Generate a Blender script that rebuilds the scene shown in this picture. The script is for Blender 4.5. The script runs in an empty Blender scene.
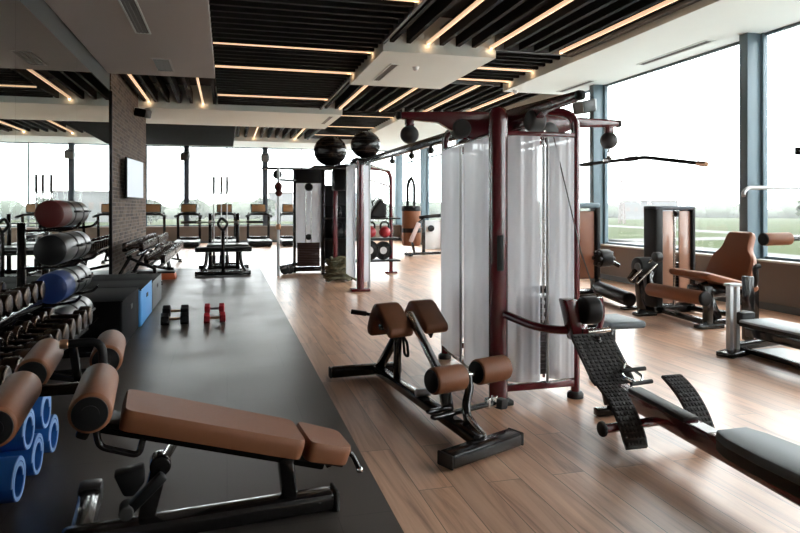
import bpy, bmesh, math, random
from mathutils import Vector, Matrix, Euler
random.seed(7)
SC = bpy.context.scene
COL = SC.collection
PI = math.pi
def R(d): return math.radians(d)

# ------------------------------------------------------------------ camera, sky, exposure
cam = bpy.data.objects.new('camera', bpy.data.cameras.new('camera'))
COL.objects.link(cam)
cam.location = (0, 0, 1.45)
cam.rotation_euler = (R(90), 0, R(-14.9))
cam.data.sensor_width = 36
cam.data.lens = 29.25
cam.data.shift_y = -58.5 / 800
cam.data.clip_end = 3000
SC.camera = cam
W = bpy.data.worlds.new('overcast_sky'); SC.world = W; W.use_nodes = True
_n = W.node_tree.nodes; _l = W.node_tree.links
bg = _n['Background']
SKY = 8.5
_tc = _n.new('ShaderNodeTexCoord'); _sp = _n.new('ShaderNodeSeparateXYZ'); _rp = _n.new('ShaderNodeValToRGB')
_l.new(_tc.outputs['Generated'], _sp.inputs[0]); _l.new(_sp.outputs['Z'], _rp.inputs[0]); _l.new(_rp.outputs[0], bg.inputs[0])
_rp.color_ramp.elements[0].position = 0.0; _rp.color_ramp.elements[0].color = (0.93, 0.95, 0.97, 1)
_rp.color_ramp.elements[1].position = 0.5; _rp.color_ramp.elements[1].color = (1, 1, 1, 1)
bg.inputs[1].default_value = SKY
SC.view_settings.view_transform = 'Standard'
SC.view_settings.look = 'None'
SC.view_settings.gamma = 1
SC.view_settings.use_curve_mapping = False
SC.view_settings.exposure = 0.0
SC.cycles.max_bounces = 10
SC.cycles.diffuse_bounces = 5
SC.cycles.glossy_bounces = 4
SC.cycles.transparent_max_bounces = 24
SC.cycles.sample_clamp_indirect = 8
SC.cycles.caustics_reflective = False
SC.cycles.caustics_refractive = False

# ------------------------------------------------------------------ materials
def mat(name, color, rough=0.5, metal=0.0, spec=0.5, coat=0.0, bump=None, vary=None, emit=None, coat_rough=0.1):
    m = bpy.data.materials.new(name); m.use_nodes = True
    nt = m.node_tree; b = nt.nodes['Principled BSDF']
    b.inputs['Base Color'].default_value = (*color, 1)
    b.inputs['Roughness'].default_value = rough
    b.inputs['Metallic'].default_value = metal
    b.inputs['Specular IOR Level'].default_value = spec
    b.inputs['Coat Weight'].default_value = coat
    b.inputs['Coat Roughness'].default_value = coat_rough
    tc = nt.nodes.new('ShaderNodeTexCoord')
    if vary:                                     # (scale, amount): mottled colour
        nz = nt.nodes.new('ShaderNodeTexNoise'); nz.inputs['Scale'].default_value = vary[0]; nz.inputs['Detail'].default_value = 5
        nt.links.new(tc.outputs['Object'], nz.inputs['Vector'])
        mx = nt.nodes.new('ShaderNodeMix'); mx.data_type = 'RGBA'
        lo = [c * (1 - vary[1]) for c in color]; hi = [min(1, c * (1 + vary[1])) for c in color]
        mx.inputs[6].default_value = (*lo, 1); mx.inputs[7].default_value = (*hi, 1)
        nt.links.new(nz.outputs[0], mx.inputs[0]); nt.links.new(mx.outputs[2], b.inputs['Base Color'])
    if bump:                                     # (scale, strength)
        nz = nt.nodes.new('ShaderNodeTexNoise'); nz.inputs['Scale'].default_value = bump[0]; nz.inputs['Detail'].default_value = 3
        nt.links.new(tc.outputs['Object'], nz.inputs['Vector'])
        bp = nt.nodes.new('ShaderNodeBump'); bp.inputs['Strength'].default_value = bump[1]; bp.inputs['Distance'].default_value = 0.004
        nt.links.new(nz.outputs[0], bp.inputs['Height']); nt.links.new(bp.outputs[0], b.inputs['Normal'])
    if emit:
        b.inputs['Emission Color'].default_value = (*emit[0], 1); b.inputs['Emission Strength'].default_value = emit[1]
    return m

MT = {}
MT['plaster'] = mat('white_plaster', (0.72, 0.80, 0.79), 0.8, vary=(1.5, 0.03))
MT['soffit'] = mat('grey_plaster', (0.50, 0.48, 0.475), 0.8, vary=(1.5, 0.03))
MT['ceil_black'] = mat('black_ceiling', (0.012, 0.012, 0.013), 0.9)
MT['slat'] = mat('dark_slat', (0.011, 0.0112, 0.0118), 0.75, spec=0.15, vary=(3, 0.2))
MT['trim_dark'] = mat('dark_trim', (0.10, 0.11, 0.115), 0.6)
MT['led'] = mat('warm_led', (1, 0.8, 0.6), 0.5, emit=((1.0, 0.63, 0.38), 0.92))
MT['alu'] = mat('bluegrey_mullion', (0.115, 0.17, 0.205), 0.4, metal=0.0, spec=0.5)
MT['alu_dark'] = mat('dark_mullion', (0.055, 0.07, 0.09), 0.45)
MT['wall_brown'] = mat('taupe_wall', (0.17, 0.135, 0.11), 0.7, vary=(2, 0.08))
MT['wall_grey'] = mat('grey_wall', (0.35, 0.34, 0.33), 0.8)
MT['sill'] = mat('sill_stone', (0.55, 0.55, 0.54), 0.5)
MT['grille'] = mat('dark_grille', (0.09, 0.09, 0.09), 0.5)
MT['black'] = mat('black_gloss_paint', (0.009, 0.008, 0.008), 0.16, coat=0.0)
MT['black_matte'] = mat('black_matte', (0.0055, 0.0055, 0.006), 0.5, spec=0.3)
MT['rubber'] = mat('black_rubber', (0.036, 0.035, 0.034), 0.7, bump=(300, 0.2))
MT['leather'] = mat('brown_leather', (0.225, 0.087, 0.041), 0.48, spec=0.35, bump=(380, 0.25), vary=(14, 0.10))
MT['leather_tan'] = mat('tan_leather', (0.24, 0.085, 0.038), 0.45, bump=(380, 0.2), vary=(12, 0.08))
MT['grey_pad'] = mat('blue_grey_vinyl', (0.10, 0.125, 0.14), 0.5, bump=(300, 0.2))
MT['chrome'] = mat('chrome', (0.72, 0.71, 0.69), 0.18, metal=1.0)
MT['steel'] = mat('brushed_steel', (0.42, 0.42, 0.42), 0.35, metal=1.0)
MT['silver'] = mat('silver_paint', (0.42, 0.44, 0.45), 0.4, metal=0.3)
MT['red'] = mat('dark_red_paint', (0.105, 0.008, 0.014), 0.25, coat=0.7)
MT['red_bright'] = mat('red_dumbbell', (0.38, 0.02, 0.03), 0.4)
MT['blue'] = mat('blue_vinyl', (0.02, 0.13, 0.45), 0.5)
MT['navy'] = mat('navy_vinyl', (0.010, 0.035, 0.15), 0.5, bump=(120, 0.2))
MT['maroon'] = mat('maroon_vinyl', (0.10, 0.012, 0.010), 0.5, bump=(120, 0.2))
MT['char'] = mat('charcoal_vinyl', (0.013, 0.0135, 0.0145), 0.36, spec=0.4, bump=(120, 0.2))
MT['boxblack'] = mat('black_box_vinyl', (0.007, 0.007, 0.008), 0.8, spec=0.08)
MT['boxblue'] = mat('blue_box_vinyl', (0.07, 0.30, 0.66), 0.5)
MT['boxgrey'] = mat('grey_box_vinyl', (0.12, 0.13, 0.135), 0.5)
MT['orange'] = mat('orange_rubber', (0.5, 0.10, 0.03), 0.5)
MT['pulley_grey'] = mat('grey_pulley_cover', (0.075, 0.078, 0.078), 0.5, bump=(90, 0.15))
MT['gunmetal'] = mat('dark_bronze_metal', (0.062, 0.043, 0.032), 0.24, metal=1.0)
MT['copper'] = mat('copper_bronze', (0.62, 0.36, 0.22), 0.3, metal=1.0)
MT['stack'] = mat('weight_stack_steel', (0.055, 0.04, 0.038), 0.45)
MT['white'] = mat('white_plastic', (0.75, 0.76, 0.77), 0.4)
MT['screen'] = mat('tv_screen_glow', (0.10, 0.11, 0.12), 0.45, emit=((0.80, 0.89, 1.0), 0.50))
MT['gold_screen'] = mat('bronze_console', (0.28, 0.15, 0.065), 0.45)
MT['belt'] = mat('running_belt', (0.20, 0.21, 0.22), 0.4)

def glass_mat(name, tint, gl=0.06):
    m = bpy.data.materials.new(name); m.use_nodes = True
    nt = m.node_tree; nt.nodes.clear()
    out = nt.nodes.new('ShaderNodeOutputMaterial'); mx = nt.nodes.new('ShaderNodeMixShader')
    tr = nt.nodes.new('ShaderNodeBsdfTransparent'); tr.inputs[0].default_value = (*tint, 1)
    g = nt.nodes.new('ShaderNodeBsdfGlossy'); g.inputs['Roughness'].default_value = 0.02
    lw = nt.nodes.new('ShaderNodeLayerWeight'); pw = nt.nodes.new('ShaderNodeMath'); pw.operation = 'POWER'; pw.inputs[1].default_value = 5
    ma = nt.nodes.new('ShaderNodeMath'); ma.operation = 'MULTIPLY_ADD'; ma.inputs[1].default_value = 0.6; ma.inputs[2].default_value = 0.02
    nt.links.new(lw.outputs['Facing'], pw.inputs[0]); nt.links.new(pw.outputs[0], ma.inputs[0]); nt.links.new(ma.outputs[0], mx.inputs[0]); nt.links.new(tr.outputs[0], mx.inputs[1]); nt.links.new(g.outputs[0], mx.inputs[2])
    nt.links.new(mx.outputs[0], out.inputs[0])
    return m
MT['glass'] = glass_mat('window_glass', (0.96, 0.985, 0.98))
def mirror_mat():
    m = bpy.data.materials.new('mirror_silver'); m.use_nodes = True
    b = m.node_tree.nodes['Principled BSDF']
    b.inputs['Base Color'].default_value = (0.60, 0.63, 0.61, 1); b.inputs['Metallic'].default_value = 1; b.inputs['Roughness'].default_value = 0.0
    return m
MT['mirror'] = mirror_mat()
def frosted_mat():
    m = bpy.data.materials.new('frosted_acrylic'); m.use_nodes = True
    nt = m.node_tree; nt.nodes.clear()
    out = nt.nodes.new('ShaderNodeOutputMaterial')
    d = nt.nodes.new('ShaderNodeBsdfDiffuse'); d.inputs[0].default_value = (0.85, 0.88, 0.95, 1)
    t = nt.nodes.new('ShaderNodeBsdfTranslucent'); t.inputs[0].default_value = (0.95, 0.97, 1.0, 1)
    g = nt.nodes.new('ShaderNodeBsdfGlossy'); g.inputs['Roughness'].default_value = 0.25
    tp = nt.nodes.new('ShaderNodeBsdfTransparent')
    m1 = nt.nodes.new('ShaderNodeMixShader'); m1.inputs[0].default_value = 0.55
    m2 = nt.nodes.new('ShaderNodeMixShader'); m2.inputs[0].default_value = 0.05
    m3 = nt.nodes.new('ShaderNodeMixShader'); m3.inputs[0].default_value = 0.10
    nt.links.new(d.outputs[0], m1.inputs[1]); nt.links.new(t.outputs[0], m1.inputs[2])
    nt.links.new(m1.outputs[0], m2.inputs[1]); nt.links.new(g.outputs[0], m2.inputs[2])
    nt.links.new(m2.outputs[0], m3.inputs[1]); nt.links.new(tp.outputs[0], m3.inputs[2])
    nt.links.new(m3.outputs[0], out.inputs[0])
    return m
MT['frost'] = frosted_mat()

def wood_mat():
    m = bpy.data.materials.new('oak_planks'); m.use_nodes = True
    nt = m.node_tree; b = nt.nodes['Principled BSDF']; N = nt.nodes.new; L = nt.links.new
    tc = N('ShaderNodeTexCoord'); mp = N('ShaderNodeMapping'); mp.inputs['Rotation'].default_value = (0, 0, R(90))
    L(tc.outputs['Object'], mp.inputs[0])
    br = N('ShaderNodeTexBrick'); br.offset = 0.37; br.inputs['Scale'].default_value = 1.0
    br.inputs['Brick Width'].default_value = 1.6; br.inputs['Row Height'].default_value = 0.19
    br.inputs['Mortar Size'].default_value = 0.0022; br.inputs['Mortar Smooth'].default_value = 0.3; br.inputs['Bias'].default_value = 0
    br.inputs['Color1'].default_value = (0.0, 0.0, 0.0, 1); br.inputs['Color2'].default_value = (1, 1, 1, 1); br.inputs['Mortar'].default_value = (0.5, 0.5, 0.5, 1)
    L(mp.outputs[0], br.inputs['Vector'])
    # grain stretched along the plank
    mp2 = N('ShaderNodeMapping'); mp2.inputs['Scale'].default_value = (9, 0.55, 1); L(tc.outputs['Object'], mp2.inputs[0])
    add = N('ShaderNodeVectorMath'); add.operation = 'MULTIPLY_ADD'; add.inputs[1].default_value = (7, 3, 5); L(br.outputs['Color'], add.inputs[0]); L(mp2.outputs[0], add.inputs[2])
    n1 = N('ShaderNodeTexNoise'); n1.inputs['Scale'].default_value = 1.3; n1.inputs['Detail'].default_value = 7; n1.inputs['Roughness'].default_value = 0.62; n1.inputs['Distortion'].default_value = 1.2
    L(add.outputs[0], n1.inputs['Vector'])
    rp = N('ShaderNodeValToRGB'); L(n1.outputs[0], rp.inputs[0])
    e = rp.color_ramp.elements
    e[0].position = 0.30; e[0].color = (0.32, 0.158, 0.088, 1)
    e[1].position = 0.72; e[1].color = (0.83, 0.55, 0.38, 1)
    k = e.new(0.46); k.color = (0.63, 0.365, 0.235, 1)
    mx = N('ShaderNodeMix'); mx.data_type = 'RGBA'; mx.blend_type = 'MULTIPLY'; mx.inputs[0].default_value = 1
    rp2 = N('ShaderNodeValToRGB'); L(br.outputs['Color'], rp2.inputs[0])
    rp2.color_ramp.elements[0].color = (0.78, 0.76, 0.74, 1); rp2.color_ramp.elements[1].color = (1.08, 1.05, 1.02, 1)
    L(rp.outputs[0], mx.inputs[6]); L(rp2.outputs[0], mx.inputs[7])
    mx2 = N('ShaderNodeMix'); mx2.data_type = 'RGBA'; L(br.outputs['Fac'], mx2.inputs[0]); L(mx.outputs[2], mx2.inputs[6]); mx2.inputs[7].default_value = (0.10, 0.055, 0.032, 1)
    L(mx2.outputs[2], b.inputs['Base Color'])
    b.inputs['Roughness'].default_value = 0.36; b.inputs['Specular IOR Level'].default_value = 0.6; b.inputs['Coat Weight'].default_value = 0.35; b.inputs['Coat Roughness'].default_value = 0.28
    bp = N('ShaderNodeBump'); bp.inputs['Strength'].default_value = 0.12; bp.inputs['Distance'].default_value = 0.003
    L(n1.outputs[0], bp.inputs['Height']); L(bp.outputs[0], b.inputs['Normal'])
    return m
MT['wood'] = wood_mat()
def rubber_floor_mat():
    m = bpy.data.materials.new('rubber_floor_tiles'); m.use_nodes = True
    nt = m.node_tree; b = nt.nodes['Principled BSDF']; N = nt.nodes.new; L = nt.links.new
    tc = N('ShaderNodeTexCoord')
    br = N('ShaderNodeTexBrick'); br.offset = 0.5; br.inputs['Scale'].default_value = 1
    br.inputs['Brick Width'].default_value = 1.0; br.inputs['Row Height'].default_value = 1.0; br.inputs['Mortar Size'].default_value = 0.002
    br.inputs['Color1'].default_value = (0.9, 0.9, 0.9, 1); br.inputs['Color2'].default_value = (1, 1, 1, 1); br.inputs['Mortar'].default_value = (0.45, 0.45, 0.45, 1)
    L(tc.outputs['Object'], br.inputs['Vector'])
    n1 = N('ShaderNodeTexNoise'); n1.inputs['Scale'].default_value = 1.4; n1.inputs['Detail'].default_value = 6; L(tc.outputs['Object'], n1.inputs['Vector'])
    rp = N('ShaderNodeValToRGB'); L(n1.outputs[0], rp.inputs[0])
    rp.color_ramp.elements[0].position = 0.3; rp.color_ramp.elements[0].color = (0.056, 0.048, 0.043, 1)
    rp.color_ramp.elements[1].position = 0.7; rp.color_ramp.elements[1].color = (0.088, 0.076, 0.068, 1)
    mx = N('ShaderNodeMix'); mx.data_type = 'RGBA'; mx.blend_type = 'MULTIPLY'; mx.inputs[0].default_value = 1
    L(rp.outputs[0], mx.inputs[6]); L(br.outputs['Color'], mx.inputs[7]); L(mx.outputs[2], b.inputs['Base Color'])
    rr = N('ShaderNodeMapRange'); L(n1.outputs[0], rr.inputs[0]); rr.inputs[3].default_value = 0.24; rr.inputs[4].default_value = 0.46
    L(rr.outputs[0], b.inputs['Roughness'])
    n2 = N('ShaderNodeTexNoise'); n2.inputs['Scale'].default_value = 160; L(tc.outputs['Object'], n2.inputs['Vector'])
    bp = N('ShaderNodeBump'); bp.inputs['Strength'].default_value = 0.08; bp.inputs['Distance'].default_value = 0.003
    L(n2.outputs[0], bp.inputs['Height']); L(bp.outputs[0], b.inputs['Normal'])
    return m
MT['mat_floor'] = rubber_floor_mat()
def brick_mat():
    m = bpy.data.materials.new('brown_brick'); m.use_nodes = True
    nt = m.node_tree; b = nt.nodes['Principled BSDF']; N = nt.nodes.new; L = nt.links.new
    tc = N('ShaderNodeTexCoord'); sx = N('ShaderNodeSeparateXYZ'); L(tc.outputs['Object'], sx.inputs[0])
    ad = N('ShaderNodeMath'); ad.operation = 'ADD'; L(sx.outputs['X'], ad.inputs[0]); L(sx.outputs['Y'], ad.inputs[1])
    cb = N('ShaderNodeCombineXYZ'); L(ad.outputs[0], cb.inputs[0]); L(sx.outputs['Z'], cb.inputs[1])
    br = N('ShaderNodeTexBrick'); br.inputs['Scale'].default_value = 1
    br.inputs['Brick Width'].default_value = 0.24; br.inputs['Row Height'].default_value = 0.078; br.inputs['Mortar Size'].default_value = 0.009
    br.inputs['Color1'].default_value = (0.042, 0.027, 0.020, 1); br.inputs['Color2'].default_value = (0.15, 0.098, 0.072, 1); br.inputs['Mortar'].default_value = (0.17, 0.14, 0.12, 1)
    L(cb.outputs[0], br.inputs['Vector'])
    nz = N('ShaderNodeTexNoise'); nz.inputs['Scale'].default_value = 9; nz.inputs['Detail'].default_value = 5; L(tc.outputs['Object'], nz.inputs['Vector'])
    mx = N('ShaderNodeMix'); mx.data_type = 'RGBA'; mx.blend_type = 'OVERLAY'; mx.inputs[0].default_value = 0.55; L(br.outputs['Color'], mx.inputs[6]); L(nz.outputs[0], mx.inputs[7])
    L(mx.outputs[2], b.inputs['Base Color']); b.inputs['Roughness'].default_value = 0.85
    bp = N('ShaderNodeBump'); bp.invert = True; bp.inputs['Strength'].default_value = 0.6; bp.inputs['Distance'].default_value = 0.02
    L(br.outputs['Fac'], bp.inputs['Height']); L(bp.outputs[0], b.inputs['Normal'])
    return m
MT['brick'] = brick_mat()

# ------------------------------------------------------------------ mesh helpers
def frame_of(p0, p1, up=(0, 0, 1)):
    p0 = Vector(p0); p1 = Vector(p1); z = (p1 - p0).normalized(); up = Vector(up)
    if abs(z.dot(up)) > 0.98: up = Vector((0, 1, 0)) if abs(z.y) < 0.9 else Vector((1, 0, 0))
    x = up.cross(z).normalized(); y = z.cross(x)
    return Matrix((x, y, z)).transposed()
class MB:
    def __init__(s): s.bm = bmesh.new()
    def _merge(s, b, M=None):
        if M is not None: bmesh.ops.transform(b, matrix=M, verts=b.verts)
        me = bpy.data.meshes.new('t'); b.to_mesh(me); b.free(); s.bm.from_mesh(me); bpy.data.meshes.remove(me)
        return s
    def box(s, c, d, r=0.0, rot=None, seg=2):
        b = bmesh.new(); bmesh.ops.create_cube(b, size=1)
        for v in b.verts: v.co = Vector((v.co.x * d[0], v.co.y * d[1], v.co.z * d[2]))
        if r > 0: bmesh.ops.bevel(b, geom=list(b.edges), offset=min(r, min(d) * 0.49), segments=seg, profile=0.5, affect='EDGES')
        M = Matrix.Translation(c)
        if rot is not None: M = M @ (Euler([R(a) for a in rot]).to_matrix().to_4x4() if not isinstance(rot, Matrix) else rot.to_4x4())
        return s._merge(b, M)
    def bar(s, p0, p1, w, h, r=0.006, up=(0, 0, 1), ext=0.0):
        p0 = Vector(p0); p1 = Vector(p1); F = frame_of(p0, p1, up)
        return s.box((p0 + p1) / 2, (w, h, (p1 - p0).length + 2 * ext), r, F)
    def cyl(s, p0, p1, r, r2=None, n=20, bev=0.0):
        p0 = Vector(p0); p1 = Vector(p1); b = bmesh.new(); L = (p1 - p0).length
        bmesh.ops.create_cone(b, cap_ends=True, segments=n, radius1=r, radius2=r if r2 is None else r2, depth=L)
        if bev > 0:
            ed = [e for e in b.edges if abs(abs(e.verts[0].co.z) - L / 2) < 1e-6 and abs(e.verts[0].co.z - e.verts[1].co.z) < 1e-6]
            bmesh.ops.bevel(b, geom=ed, offset=bev, segments=3, profile=0.5, affect='EDGES')
        M = Matrix.Translation((p0 + p1) / 2) @ frame_of(p0, p1).to_4x4()
        return s._merge(b, M)
    def tube(s, pts, r, n=10, closed=False, fillet=0.0, fn=5):
        P = [Vector(p) for p in pts]
        if fillet > 0:
            Q = []; m = len(P)
            for i, p in enumerate(P):
                if not closed and i in (0, m - 1): Q.append(p); continue
                a = P[(i - 1) % m]; c = P[(i + 1) % m]
                f = min(fillet, (a - p).length * 0.45, (c - p).length * 0.45)
                A = p + (a - p).normalized() * f; C = p + (c - p).normalized() * f
                for k in range(fn + 1):
                    t = k / fn; Q.append(A * (1 - t) ** 2 + p * 2 * t * (1 - t) + C * t * t)
            P = Q
        m = len(P); rs = r if isinstance(r, (list, tuple)) else [r] * m
        b = bmesh.new(); rings = []; up = None
        for i, p in enumerate(P):
            if closed: t = (P[(i + 1) % m] - P[i - 1]).normalized()
            else: t = (P[min(i + 1, m - 1)] - P[max(i - 1, 0)]).normalized()
            if up is None:
                up = Vector((0, 0, 1)) if abs(t.z) < 0.9 else Vector((0, 1, 0))
                if abs(t.dot(up)) > 0.95: up = Vector((1, 0, 0))
            x = up.cross(t)
            if x.length < 1e-6: x = Vector((1, 0, 0)).cross(t)
            x.normalize(); y = t.cross(x); up = y
            rings.append([b.verts.new(p + (x * math.cos(2 * PI * k / n) + y * math.sin(2 * PI * k / n)) * rs[i]) for k in range(n)])
        for i in range(m if closed else m - 1):
            A = rings[i]; B = rings[(i + 1) % m]
            for k in range(n): b.faces.new((A[k], A[(k + 1) % n], B[(k + 1) % n], B[k]))
        if not closed: b.faces.new(rings[0][::-1]); b.faces.new(rings[-1])
        return s._merge(b)
    def lathe(s, prof, p0=(0, 0, 0), axis=(0, 0, 1), n=24):
        b = bmesh.new(); rings = []
        for r, z in prof:
            if r < 1e-5: rings.append([b.verts.new((0, 0, z))])
            else: rings.append([b.verts.new((r * math.cos(2 * PI * k / n), r * math.sin(2 * PI * k / n), z)) for k in range(n)])
        for A, B in zip(rings, rings[1:]):
            for k in range(n):
                a = [A[k % len(A)], A[(k + 1) % len(A)]] if len(A) > 1 else [A[0]]
                c = [B[(k + 1) % len(B)], B[k % len(B)]] if len(B) > 1 else [B[0]]
                if len(a) + len(c) > 2: b.faces.new(a + c)
        if len(rings[0]) > 1: b.faces.new(rings[0][::-1])
        if len(rings[-1]) > 1: b.faces.new(rings[-1])
        bmesh.ops.recalc_face_normals(b, faces=b.faces)
        return s._merge(b, Matrix.Translation(p0) @ frame_of((0, 0, 0), axis).to_4x4())
    def sphere(s, c, r, sc=(1, 1, 1), n=20):
        b = bmesh.new(); bmesh.ops.create_uvsphere(b, u_segments=n, v_segments=max(8, n // 2), radius=r)
        return s._merge(b, Matrix.Translation(c) @ Matrix.Diagonal((*sc, 1)))
    def prism(s, poly, lo, hi, axes='xz', bev=0.0, seg=2, M=None):
        """poly: 2-D outline in the plane named by axes, extruded along the third axis from lo to hi"""
        ix = {'x': 0, 'y': 1, 'z': 2}; a, c = ix[axes[0]], ix[axes[1]]; t = 3 - a - c
        b = bmesh.new(); A = []; B = []
        for p in poly:
            for L_, h in ((A, lo), (B, hi)):
                co = [0, 0, 0]; co[a] = p[0]; co[c] = p[1]; co[t] = h; L_.append(b.verts.new(co))
        n = len(poly); b.faces.new(A); b.faces.new(B[::-1])
        for i in range(n): b.faces.new((A[i], B[i], B[(i + 1) % n], A[(i + 1) % n]))
        bmesh.ops.recalc_face_normals(b, faces=b.faces)
        if bev > 0: bmesh.ops.bevel(b, geom=list(b.edges), offset=bev, segments=seg, profile=0.5, affect='EDGES')
        return s._merge(b, M)
    def loft(s, rings, cap=True):
        b = bmesh.new(); V = [[b.verts.new(p) for p in r_] for r_ in rings]
        n = len(V[0])
        for A, B in zip(V, V[1:]):
            for k in range(n): b.faces.new((A[k], A[(k + 1) % n], B[(k + 1) % n], B[k]))
        if cap: b.faces.new(V[0][::-1]); b.faces.new(V[-1])
        bmesh.ops.recalc_face_normals(b, faces=b.faces)
        return s._merge(b)
    def obj(s, name, m, parent=None, loc=None, rot=None, smooth=40):
        me = bpy.data.meshes.new(name); s.bm.to_mesh(me); s.bm.free()
        me.materials.append(MT[m] if isinstance(m, str) else m)
        for p in me.polygons: p.use_smooth = True
        if smooth: me.set_sharp_from_angle(angle=R(smooth))
        o = bpy.data.objects.new(name, me); COL.objects.link(o)
        if parent is not None: o.parent = parent
        if loc is not None: o.location = loc
        if rot is not None: o.rotation_euler = rot
        return o
def tag(o, label, cat, group=None, kind=None):
    o['label'] = label; o['category'] = cat
    if group: o['group'] = group
    if kind: o['kind'] = kind
    return o
def thing(name, label, cat, loc=(0, 0, 0), rz=0, group=None):
    o = bpy.data.objects.new(name, None); COL.objects.link(o); o.empty_display_size = 0.1
    o.location = loc; o.rotation_euler = (0, 0, R(rz))
    return tag(o, label, cat, group)
def struct(mb, name, m, smooth=40, **k):
    o = mb.obj(name, m, smooth=smooth, **k); o['kind'] = 'structure'; return o
def sub(mb, name, m, parent, **k): return mb.obj(name, m, parent, **k)
def dup(root, loc=None, rz=None, label=None, group=None):
    r = root.copy(); COL.objects.link(r)
    if loc is not None: r.location = loc
    if rz is not None: r.rotation_euler = (0, 0, R(rz))
    if label: r['label'] = label
    if group: r['group'] = group
    for ch in list(root.children):
        c = ch.copy(); COL.objects.link(c); c.parent = r
        for g in list(ch.children):
            d = g.copy(); COL.objects.link(d); d.parent = c
    return r
# ------------------------------------------------------------------ the room
LX, RX, Y0, Y1 = -2.17, 7.45, -4.0, 28.0
ZS, ZC = 4.0, 4.62                       # soffit underside, black ceiling
struct(MB().box(((RX - 5.2) / 2 + 0.1, (Y0 + Y1) / 2, -0.1), (RX + 5.4, Y1 - Y0 + 0.4, 0.2)), 'floor', 'wood')
struct(MB().box(((LX + 0.76) / 2, (Y0 + 16.3) / 2, 0.004), (0.76 - LX, 16.3 - Y0, 0.008)), 'floor_rubber', 'mat_floor')
struct(MB().box(((RX - 5.2) / 2 + 0.1, (Y0 + Y1) / 2, ZC + 0.06), (RX + 5.4, Y1 - Y0 + 0.4, 0.12)), 'ceiling', 'ceil_black')
def soffit(name, x0, x1, y0, y1, m, z0=ZS):
    return struct(MB().box(((x0 + x1) / 2, (y0 + y1) / 2, (z0 + ZC) / 2), (x1 - x0, y1 - y0, ZC - z0)), name, m)
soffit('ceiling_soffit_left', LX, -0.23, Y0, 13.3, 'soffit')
soffit('ceiling_soffit_middle', 2.45, 4.42, 10.27, 13.25, 'plaster')
soffit('ceiling_beam_right', 5.85, RX, Y0, 13.2, 'plaster')
soffit('ceiling_beam_cross', -5.2, 3.05, 17.6, 20.9, 'plaster')
soffit('ceiling_beam_corner', 4.8, RX, 17.75, 25.5, 'plaster')
soffit('ceiling_beam_back', 0.25, RX, 25.5, Y1, 'plaster')
LEDS = {'T1': [8.15, 11.06, 12.9, 16.15], 'L1': [3.2, 4.32, 5.62], 'T2': [11.75, 12.85], 'L2': [2.98, 4.12, 5.37, 6.55],
        'L3': [-1.92, -0.60], 'L4': [1.0, 2.55], 'T3': [], 'T4': [18.8, 21.4, 24.0]}
REG = {'T1': (-0.23, 2.45, Y0, 17.6), 'L1': (2.45, 5.85, Y0, 10.27), 'T2': (4.42, 5.85, 10.27, 13.25), 'L2': (2.45, RX, 13.25, 17.7),
       'L3': (LX, -0.23, 13.3, 17.6), 'L4': (0.25, 3.05, 20.9, 25.5), 'T3': (-5.2, 0.25, 20.9, 27.9), 'T4': (3.05, 4.8, 17.7, 25.5)}
PITCH, SW, SZ0, SZ1 = 0.285, 0.07, 4.15, 4.42
for k, (x0, x1, y0, y1) in REG.items():
    mb = MB(); tr = k[0] == 'T'; a0, a1 = (y0, y1) if tr else (x0, x1)
    n = int((a1 - a0) / PITCH); a = a0 + PITCH * 0.5
    while a < a1 - 0.03:
        if all(abs(a - q) > 0.065 for q in LEDS[k]):
            dz = -0.16 if k == 'T3' else 0
            c = ((x0 + x1) / 2, a, (SZ0 + SZ1) / 2 + dz) if tr else (a, (y0 + y1) / 2, (SZ0 + SZ1) / 2)
            d = (x1 - x0, SW, SZ1 - SZ0) if tr else (SW, y1 - y0, SZ1 - SZ0)
            mb.box(c, d)
        a += PITCH
    struct(mb, 'ceiling_slats_' + {'T1': 'middle', 'L1': 'right', 'T2': 'gap', 'L2': 'beyond', 'L3': 'left', 'L4': 'back', 'T3': 'dark', 'T4': 'corner'}[k], 'slat')
# dark edge boards where a slat field turns or ends
mb = MB()
for c, d in (((2.45, (Y0 + 10.27) / 2, 4.28), (0.05, 10.27 - Y0, 0.34)), ((2.45, 15.45, 4.28), (0.05, 4.3, 0.34)), ((5.80, 3.1, 4.25), (0.10, 14.3, 0.30)),
             ((5.1, 13.25, 4.28), (1.4, 0.05, 0.3)), ((5.1, 10.27, 4.28), (1.4, 0.05, 0.3)), ((0.25, 23.2, 4.28), (0.05, 4.6, 0.34)), ((3.05, 21.6, 4.28), (0.05, 7.8, 0.34))):
    mb.box(c, d)
struct(mb, 'trim_1', 'trim_dark')
WHERE = {'T1': 'crossing the middle slats', 'L1': 'running lengthwise over the red cable tower', 'T2': 'crossing the gap beside the right beam', 'L2': 'lengthwise beyond the white middle soffit',
         'L3': 'running towards the brick wall', 'L4': 'running over the treadmills', 'T4': 'crossing near the back right'}
ORD = {2: ['nearer or left one', 'farther or right one'], 3: ['first', 'second', 'third'], 4: ['first', 'second', 'third', 'fourth'], 6: ['nearest', 'second nearest', 'third nearest', 'fourth', 'fifth', 'farthest']}
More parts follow.
